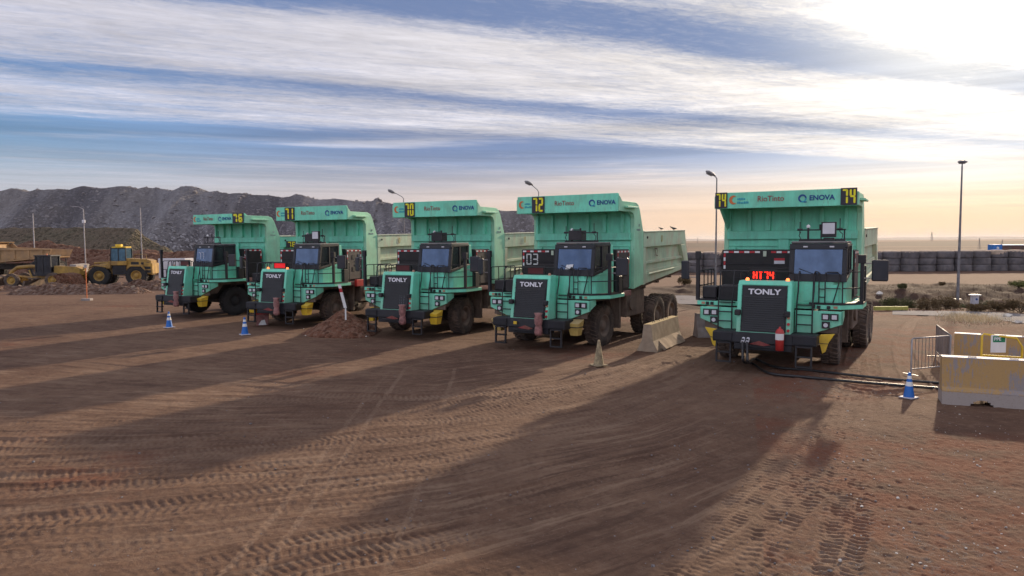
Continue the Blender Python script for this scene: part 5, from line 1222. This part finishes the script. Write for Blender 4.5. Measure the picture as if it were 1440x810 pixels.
# ------------------------------------------------------------------ ditch: shrubs, marker box, dry grass, service road
def leaf_mat(name, c0, c1):
    m, N, b = base_mat(name); r = N.node('ShaderNodeNewGeometry').outputs['Random Per Island']
    N.l.new(N.mix(r, c0, c1), b.inputs['Base Color']); b.inputs['Roughness'].default_value = .8; b.inputs['Specular IOR Level'].default_value = .2; return m
M['leaf'] = leaf_mat('olive_leaves', (.045, .050, .018), (.12, .115, .045)); M['leaf_brown'] = leaf_mat('brown_leaves', (.075, .05, .025), (.17, .11, .05)); M['leaf_green'] = leaf_mat('bright_olive_leaves', (.07, .08, .02), (.20, .20, .06))
M['stem'] = mat('twig', (.10, .07, .05), .9); M['straw'] = leaf_mat('straw', (.42, .32, .18), (.78, .66, .46))
def shrub(px, py, wpx, hpx, mt, label, n=1900):
    q = gp(px, py); s = q.y/F_PX; w_ = wpx*s/2*1.3; h = hpx*s*1.4; z0 = gz(q.x, q.y)
    r = random.Random(int(px*7+py)); o = empty('shrub', (q.x, q.y, z0)); tag(o, label, 'shrub', 'shrubs along the ditch')
    st_ = MB(); lf = MB()
    for i in range(14):
        a = r.random()*2*pi; e = r.uniform(.25, 1.0); tip = (w_*e*cos(a)*.85, w_*e*sin(a)*.7, h*r.uniform(.5, .95)*(1.1-e*.5)); st_.tube([(0, 0, -.05), (tip[0]*.4, tip[1]*.4, tip[2]*.6), tip], .012, 4)
    cl_ = [(w_*.62*r.uniform(-1, 1), w_*.5*r.uniform(-1, 1), h*r.uniform(.25, .72), r.uniform(.25, .55)) for _ in range(22)]
    for i in range(n):
        cx, cy, cz, cr = r.choice(cl_); v = Vector((r.gauss(0, 1), r.gauss(0, 1), r.gauss(0, 1))).normalized()*r.random()**.4*cr
        c_ = Vector((cx+v.x*w_*.8, cy+v.y*w_*.7, max(.03, cz+v.z*h*.75))); sz_ = r.uniform(.05, .11)*max(.8, w_); u = Vector((r.gauss(0, 1), r.gauss(0, 1), r.gauss(0, 1)+.4)).normalized(); t_ = u.orthogonal().normalized()
        lf.add([c_-t_*sz_*.35, c_+t_*sz_*.35, c_+u*sz_*1.6], [(0, 1, 2)])
    st_.build('branches', M['stem'], o); lf.build('foliage', mt, o); return o
SH = [(1276, 426, 26, 17, 'leaf', 'dark olive shrub in the ditch, just right of truck 74'), (1303, 434, 30, 13, 'leaf_brown', 'low brown shrub in the ditch right of the dark olive one'), (1331, 432, 32, 15, 'leaf_brown', 'broad olive-brown shrub in the ditch below the lone lamp post'),
      (1357, 428, 22, 12, 'leaf', 'olive shrub just left of the white box on a post'), (1384, 428, 26, 15, 'leaf', 'dark green shrub just right of the white box on a post'), (1412, 423, 12, 9, 'leaf', 'small dark shrub high on the ditch bank'),
      (1434, 440, 34, 15, 'leaf_brown', 'brown-green shrub in the ditch at the right picture edge'), (1433, 409, 26, 8, 'leaf_green', 'bright olive mound of shrub above the ditch at the right edge'), (1252, 433, 24, 12, 'leaf', 'dark shrub close behind the mirror of truck 74'),
      (1268, 411, 10, 5, 'leaf', 'tiny dark shrub on the ditch bank above the olive one'), (1325, 406, 8, 3.5, 'leaf_brown', 'tiny brown tuft beside the lone lamp post foot'), (1372, 438, 28, 8, 'leaf_brown', 'low reddish brown shrub under the white box'),
      (962, 405, 16, 9, 'leaf_brown', 'small brown shrub on the bank between trucks 72 and 74'), (1404, 437, 26, 9, 'leaf_brown', 'low brown shrub between white box and right edge')]
for a_ in SH: shrub(a_[0], a_[1], a_[2], a_[3], M[a_[4]], a_[5])
gr = MB(); r = random.Random(12)
for i in range(4200):
    px = r.gauss(1366, 24); py = r.gauss(449, 3.2) + (px-1366)*.06
    if not (1315 < px < 1425 and 442 < py < 460): continue
    q = gp(px, py); z0 = gz(q.x, q.y); h = r.uniform(.04, .20); a = r.random()*2*pi; w_ = .012
    gr.add([(q.x-w_*cos(a), q.y-w_*sin(a), z0-.02), (q.x+w_*cos(a), q.y+w_*sin(a), z0-.02), (q.x+r.gauss(0, .07), q.y+r.gauss(0, .07), z0+h)], [(0, 1, 2)])
o = gr.build('dry_grass', M['straw']); o['kind'] = 'stuff'; o['label'] = 'dry straw-coloured grass along the edge of the grey road'
gr = MB()
for i in range(5000):
    px = r.uniform(1236, 1450); py = r.uniform(404, 438); q = gp(px, py); z0 = gz(q.x, q.y)
    if r.random() > .6+.4*sin(q.x*.9)*sin(q.y*.7): continue
    h = r.uniform(.05, .16); a = r.random()*2*pi; w_ = .014
    gr.add([(q.x-w_*cos(a), q.y-w_*sin(a), z0-.02), (q.x+w_*cos(a), q.y+w_*sin(a), z0-.02), (q.x+r.gauss(0, .05), q.y+r.gauss(0, .05), z0+h)], [(0, 1, 2)])
o = gr.build('ditch_scrub', M['leaf_brown']); o['kind'] = 'stuff'
strip_mesh('service_road', M['road'], [(1255, 437.5), (1300, 438), (1350, 438.5), (1400, 440), (1450, 443)], [(1255, 443), (1300, 444), (1350, 446), (1400, 450), (1450, 458)], .02)
strip_mesh('service_road', M['road'], [(880, 416), (920, 415.5), (960, 415), (1000, 414.5)], [(880, 422), (920, 421), (960, 421), (1000, 420)], .02)
q = gp(1370, 436); bx = empty('marker_box', (q.x, q.y, gz(q.x, q.y))); tag(bx, 'white box with small roof and blue dot on a short post in the ditch', 'post box'); s = q.y/F_PX
MB().box(-.06, .06, -.05, .05, 0, .35).build('post', M['white'], bx); MB().box(-.16, .16, -.12, .12, .33, .78).build('box', M['cone_base'], bx, .01); MB().box(-.24, .24, -.17, .17, .78, .83).build('roof', M['white'], bx)
MB().cyl((.03, -.121, .58), (.03, -.128, .58), .06, 12).build('blue_dot', M['enova'], bx)
q = gp(1256, 437); yb = MB().box(-1.0, .75, -.08, .08, 0, .20).build('timber_beam', M['bench'], None, .01); yb.location = (q.x, q.y, gz(q.x, q.y)+.02); yb.rotation_euler = (0, 0, -.03); tag(yb, 'yellow-green painted beam lying behind the rear wheels of truck 74', 'beam')
for px, py, s_, lb_ in ((1416, 446, .26, 'upright pale rock at the edge of the dry grass'), (1431, 455, .22, 'flat pale rock nearest the right picture edge'), (1236, 413, .30, 'pale rounded rock beside the mirror of truck 74'), (1440, 435, .16, 'small white rock at the right edge in the ditch')):
    q = gp(px, py); o = scatter_rocks('rock', M['white_rock'], [(q.x, q.y, gz(q.x, q.y)+s_*.4)], s_, s_, seed=px); del o['kind']; tag(o, lb_, 'rock')
q = gp(82.5, 399); o = scatter_rocks('rock', M['concrete'], [(q.x, q.y, .5)], .42, .42, seed=4); del o['kind']; tag(o, 'light brown boulder lying in front of the loader bucket heap', 'rock')
# stones on the near ground
pts = []; r = random.Random(31)
for i in range(2600):
    px = r.uniform(0, 1440); py = 470+340*r.random()**1.3
    if px < 900 and r.random() < .62: continue
    q = gp(px, py); pts.append((q.x, q.y, gz(q.x, q.y)+.0))
scatter_rocks('ground_stones', M['boulder'], pts, .006, .032, seed=6, power=5)
pts = []
for i in range(500):
    q = gp(r.uniform(1180, 1440), r.uniform(525, 800)); pts.append((q.x, q.y, gz(q.x, q.y)+.0))
scatter_rocks('pale_stones', M['white_rock'], pts, .005, .028, seed=7, power=4)

# ------------------------------------------------------------------ yellow machines at the far left
def machine(name, px, Yd, rz, label, cat):
    q = at(px, 395, Yd); o = empty(name, (q.x, Yd, 0), rz); return tag(o, label, cat)
# wheel loader, x along its length (front to the left = -x)
L = machine('wheel_loader', 171, 66, 0.16, 'yellow articulated wheel loader with raised cab behind the rubble bank', 'wheel loader')
L.scale = (.94, .94, .94)
for y in (-1.0, 1.0):
    wheel(L, (-1.55, y, .95), .98, .62, M['tyre_clean'], M['cat'], 26, .48, pi/2); wheel(L, (1.75, y, .95), .98, .62, M['tyre_clean'], M['cat'], 26, .48, pi/2)
mb = MB(); mb.box(-.35, 3.0, -.8, .8, 1.0, 1.45); mb.prism([(.75, 1.5), (2.95, 1.5), (3.0, 2.35), (2.6, 2.5), (.75, 2.6)], 'y', -.85, .85); mb.prism([(2.25, 1.1), (3.15, 1.1), (3.15, 2.1), (2.4, 2.2)], 'y', -1.0, 1.0)
mb.prism([(-1.2, 1.1), (-.3, 1.1), (-.3, 1.9), (-.9, 2.0)], 'y', -.6, .6); mb.box(-.55, .9, -1.15, 1.15, 1.95, 2.35); mb.prism([(-.75, 2.35), (-.55, 2.4), (-.55, 1.7), (-.9, 1.6)], 'y', -1.2, 1.2); mb.prism([(-2.5, 1.72), (-2.0, 2.02), (-1.0, 1.95), (-.7, 1.7), (-1.1, 1.78), (-1.9, 1.90)], 'y', -1.35, -.75)
mb.prism([(.9, 1.5), (1.1, 2.0), (2.3, 2.0), (2.6, 1.4), (2.2, 1.82), (1.3, 1.82)], 'y', -1.35, -.85)
mb.build('body', M['cat'], L, .02)
mb = MB(); mb.box(1.2, 1.9, -.86, -.853, 1.95, 2.25); mb.box(2.1, 2.8, -.86, -.853, 1.95, 2.2); mb.box(2.4, 3.0, -1.01, -1.003, 1.2, 1.45); mb.box(2.4, 3.0, -1.01, -1.003, 1.55, 1.8)
mb.build('grille', M['grille'], L)
mb = MB(); mb.box(-.45, .75, -.95, -.85, 1.05, 1.95); [mb.box(-.2, .55, -1.1, -.97, z, z+.05) for z in (.75, 1.05, 1.35, 1.65)]; mb.build('steps', M['black'], L)
mb = MB()
for x, y in ((-.62, -.85), (.10, -.85), (.75, -.85), (-.62, .85), (.75, .85)): mb.hexa([(x-.04, y-.04, 2.35), (x+.04, y-.04, 2.35), (x+.04, y+.04, 2.35), (x-.04, y+.04, 2.35), (x-.04+(.08 if x < 0 else 0), y-.04, 3.55), (x+.04+(.08 if x < 0 else 0), y-.04, 3.55), (x+.04+(.08 if x < 0 else 0), y+.04, 3.55), (x-.04+(.08 if x < 0 else 0), y+.04, 3.55)])
mb.box(-.60, .80, -.92, .92, 3.53, 3.60); mb.box(-.15, .25, -.2, .25, 2.5, 3.1); cbn = mb.build('cab', M['black'], L)
mb = MB(); mb.box(-.56, .72, -.86, .86, 2.36, 3.52); mb.build('window', M['glass_far'], cbn)
mb = MB(); mb.box(-.50, .75, -.80, .80, 3.605, 3.72); mb.box(-.35, .15, -.3, .3, 3.72, 3.95); mb.build('roof', M['yellow'], cbn, .03)
mb = MB()
for y in (-.95, .95): mb.tube([(-.9, y*.6, 2.0), (-1.5, y*.62, 1.95), (-2.5, y*.65, 1.45), (-3.1, y*.65, .75)], .17, 8)
mb.cyl((-1.0, 0, 2.2), (-2.4, 0, 2.15), .10, 8); mb.box(-2.8, -2.2, -.4, .4, 1.2, 1.6); arms = mb.build('lift_arm', M['cat'], L)
mb = MB(); mb.prism([(-3.0, .25), (-3.35, .4), (-3.55, 1.2), (-3.4, 2.05), (-3.95, 2.1), (-4.15, .9), (-4.05, .15)], 'y', -1.5, 1.5); mb.build('bucket', M['conc_grey'], L)
mb = MB(); mb.cyl((1.95, -.3, 2.5), (1.95, -.3, 3.25), .07, 8); mb.build('exhaust', M['black'], L); mb = MB(); mb.tube([(1.5, -.8, 2.55), (1.5, -.8, 3.0), (2.6, -.8, 2.95), (2.6, -.8, 2.5)], .025, 5); mb.build('handrail', M['cat'], L)
# old haul truck behind the grader
Hh = machine('old_haul_truck', 30, 78, 0.0, 'old dusty tan haul truck, mostly cropped by the left picture edge', 'haul truck')
for x in (-3.6, 3.0): wheel(Hh, (x, -1.5, 1.0), 1.05, .8, M['tyre_clean'], M['mud'], 26, .5, pi/2); wheel(Hh, (x, 1.5, 1.0), 1.05, .8, M['tyre_clean'], M['mud'], 26, .5, pi/2)
mb = MB(); mb.prism([(-1.6, 1.95), (4.2, 2.45), (4.55, 3.15), (-1.5, 3.45), (-2.0, 3.9), (-3.0, 3.55)], 'y', -1.9, -1.8); mb.prism([(-1.6, 1.95), (4.2, 2.45), (4.55, 3.15), (-1.5, 3.45), (-2.0, 3.9), (-3.0, 3.55)], 'y', 1.8, 1.9)
mb.prism([(-1.6, 1.8), (4.2, 2.3), (4.25, 2.42), (-1.65, 1.94)], 'y', -1.9, 1.9); mb.prism([(-5.5, 3.8), (-2.0, 3.93), (-1.95, 4.02), (-5.5, 3.92)], 'y', -2.1, 2.1); mb.box(-1.4, 4.6, -2.0, -1.91, 3.1, 3.28); mb.prism([(-1.7, 1.95), (-1.6, 1.95), (-2.4, 3.9), (-2.5, 3.9)], 'y', -1.8, 1.8)
for x in (-.9, .7, 2.2, 3.6): mb.box(x-.12, x+.12, -1.98, -1.905, 2.2, 3.1)
mb.build('dump_body', M['cat_old'], Hh, .02)
mb = MB(); mb.box(-5.8, 4.2, -.8, .8, 1.1, 1.7); mb.prism([(-5.8, 1.2), (-3.1, 1.2), (-2.6, 2.2), (-3.6, 3.5), (-5.8, 3.5)], 'y', -1.5, 1.5); mb.build('chassis', M['dark_under'], Hh, .03)
mb = MB(); mb.prism([(-4.6, 2.3), (-3.3, 2.3), (-3.8, 3.3), (-4.6, 3.3)], 'y', -1.53, -1.505); mb.build('window', M['glass_far'], Hh)
# motor grader
G = machine('motor_grader', 62, 64, 0.06, 'yellow motor grader with dark cab parked in front of the old haul truck', 'grader')
for y in (-.95, .95):
    wheel(G, (-2.15, y, .62), .62, .36, M['tyre'], M['cat'], 22, .55, pi/2)
    for x in (1.3, 2.7): wheel(G, (x, y, .64), .64, .38, M['tyre'], M['cat'], 22, .55, pi/2)
mb = MB(); mb.tube([(-2.9, 0, .95), (-2.7, 0, 1.35), (-2.2, 0, 1.72), (-1.2, 0, 1.80), (0, 0, 1.80), (.5, 0, 1.5)], .16, 8); mb.tube([(-2.6, 0, 1.0), (-1.4, 0, .82), (-.3, 0, .78)], .12, 8)
mb.prism([(1.1, 1.0), (3.3, 1.0), (3.35, 1.55), (3.1, 1.75), (1.2, 1.85)], 'y', -.5, .5); mb.box(-.4, 1.3, -.45, .45, .75, 1.25); mb.cyl((-1.0, -.4, 1.5), (-.6, -.6, .7), .07, 6); mb.cyl((-1.0, .4, 1.5), (-.6, .6, .7), .07, 6); mb.build('frame', M['cat'], G)
mb = MB()
for x, y in ((-.25, -.7), (1.0, -.7), (-.25, .7), (1.0, .7), (.35, -.7)): mb.box(x-.05, x+.05, y-.05, y+.05, 1.1, 2.72)
mb.box(-.35, 1.1, -.8, .8, 2.70, 2.80); mb.box(-.3, 1.05, -.74, .74, 1.0, 1.3); gc = mb.build('cab', M['black'], G)
mb = MB(); mb.box(-.22, .97, -.71, .71, 1.3, 2.69); mb.build('window', M['glass_dark'], gc)
mb = MB(); mb.prism([(-.9, .10), (-.75, .12), (-.6, .62), (-.78, .60)], 'y', -1.7, 1.7); mb.cyl((-.55, 0, .72), (-.55, 0, .82), .7, 20); mb.build('blade', M['mud'], G)
mb = MB(); mb.prism([(-3.6, .2), (-3.4, .15), (-3.1, .9), (-3.3, 1.1)], 'y', -1.2, 1.2); mb.build('front_blade', M['mud'], G)
mb = MB(); mb.cyl((1.9, .1, 1.75), (1.9, .1, 2.5), .05, 8); mb.build('exhaust', M['black'], G)
mb = MB(); mb.lathe([(0, .07), (.12, .06), (.14, .001)], 10, 0, 'z'); mb.v = [(x+.5, y-.3, z+2.8) for x, y, z in mb.v]; mb.build('beacon', M['orange'], gc)
# bucket on the ground between grader and loader
q = at(93, 395, 62); bk = MB(); bk.prism([(-1.15, .2), (1.2, .2), (1.25, .35), (.75, 1.15), (.1, 1.3), (-.6, 1.1), (-.2, .7)], 'y', -.9, -.8); bk.prism([(-1.15, .2), (1.2, .2), (1.25, .35), (.75, 1.15), (.1, 1.3), (-.6, 1.1), (-.2, .7)], 'y', .8, .9)
bk.prism([(.1, 1.3), (.75, 1.15), (1.25, .35), (1.15, .35), (.7, 1.08), (.1, 1.22), (-.6, 1.02), (-.6, 1.1)], 'y', -.8, .8)
o = bk.build('spare_bucket', M['pile']); o.location = (q.x, 62, 0); tag(o, 'rusty brown loader bucket standing on the ground between grader and loader', 'bucket')
# white container behind truck 76
q = at(247, 370, 74); wc = empty('site_container', (q.x, 74, 0)); tag(wc, 'pale container seen through the railing of truck 76', 'container')
MB().box(-1.3, 1.4, -1.0, 1.0, .25, 2.25).build('body', M['lamp'], wc, .03); MB().box(-1.2, 1.3, -.9, .9, 0, .25).build('skid', M['black'], wc)
# birds perched on the body of truck 72
yw = radians(TR[1]['yaw'])
def t72(u, v, z): return Vector((TR[1]['loc'][0]+u*cos(yw)+v*sin(yw), TR[1]['loc'][1]-u*sin(yw)+v*cos(yw), z))
for v, s, lb_ in ((6.8, 1.0, 'dark pigeon perched at the rear end of the truck 72 body rail'), (5.3, .7, 'small dark bird perched midway along the truck 72 body rail')):
    mb = MB(); q = t72(2.16, v, 4.20); L_ = [(-.17, .012), (-.10, .04), (0, .065), (.07, .055), (.11, .03), (.14, .038), (.17, .03), (.20, .008), (.215, .003)]
    n = 10; vs = []
    for i, (x, rr) in enumerate(L_):
        up = .10+max(0, x)*.55
        for k_ in range(n): t = 2*pi*k_/n; vs.append((x, rr*cos(t), up+rr*sin(t)))
    fs = [(i*n+k_, i*n+(k_+1) % n, (i+1)*n+(k_+1) % n, (i+1)*n+k_) for i in range(len(L_)-1) for k_ in range(n)]; mb.add(vs, fs, 0, True)
    for y in (-.02, .02): mb.cyl((.0, y, .0), (.0, y, .05), .006, 4)
    o = mb.build('bird', M['black']); o.location = q; o.scale = (s*.8,)*3; o.rotation_euler = (0, 0, 2.6); tag(o, lb_, 'bird')

# haze box
hb = MB().box(-27000, 27000, -27000, 27000, -4, 130).build('haze', hv); struct(hb, 'stuff')
sc.cycles.volume_bounces = 0
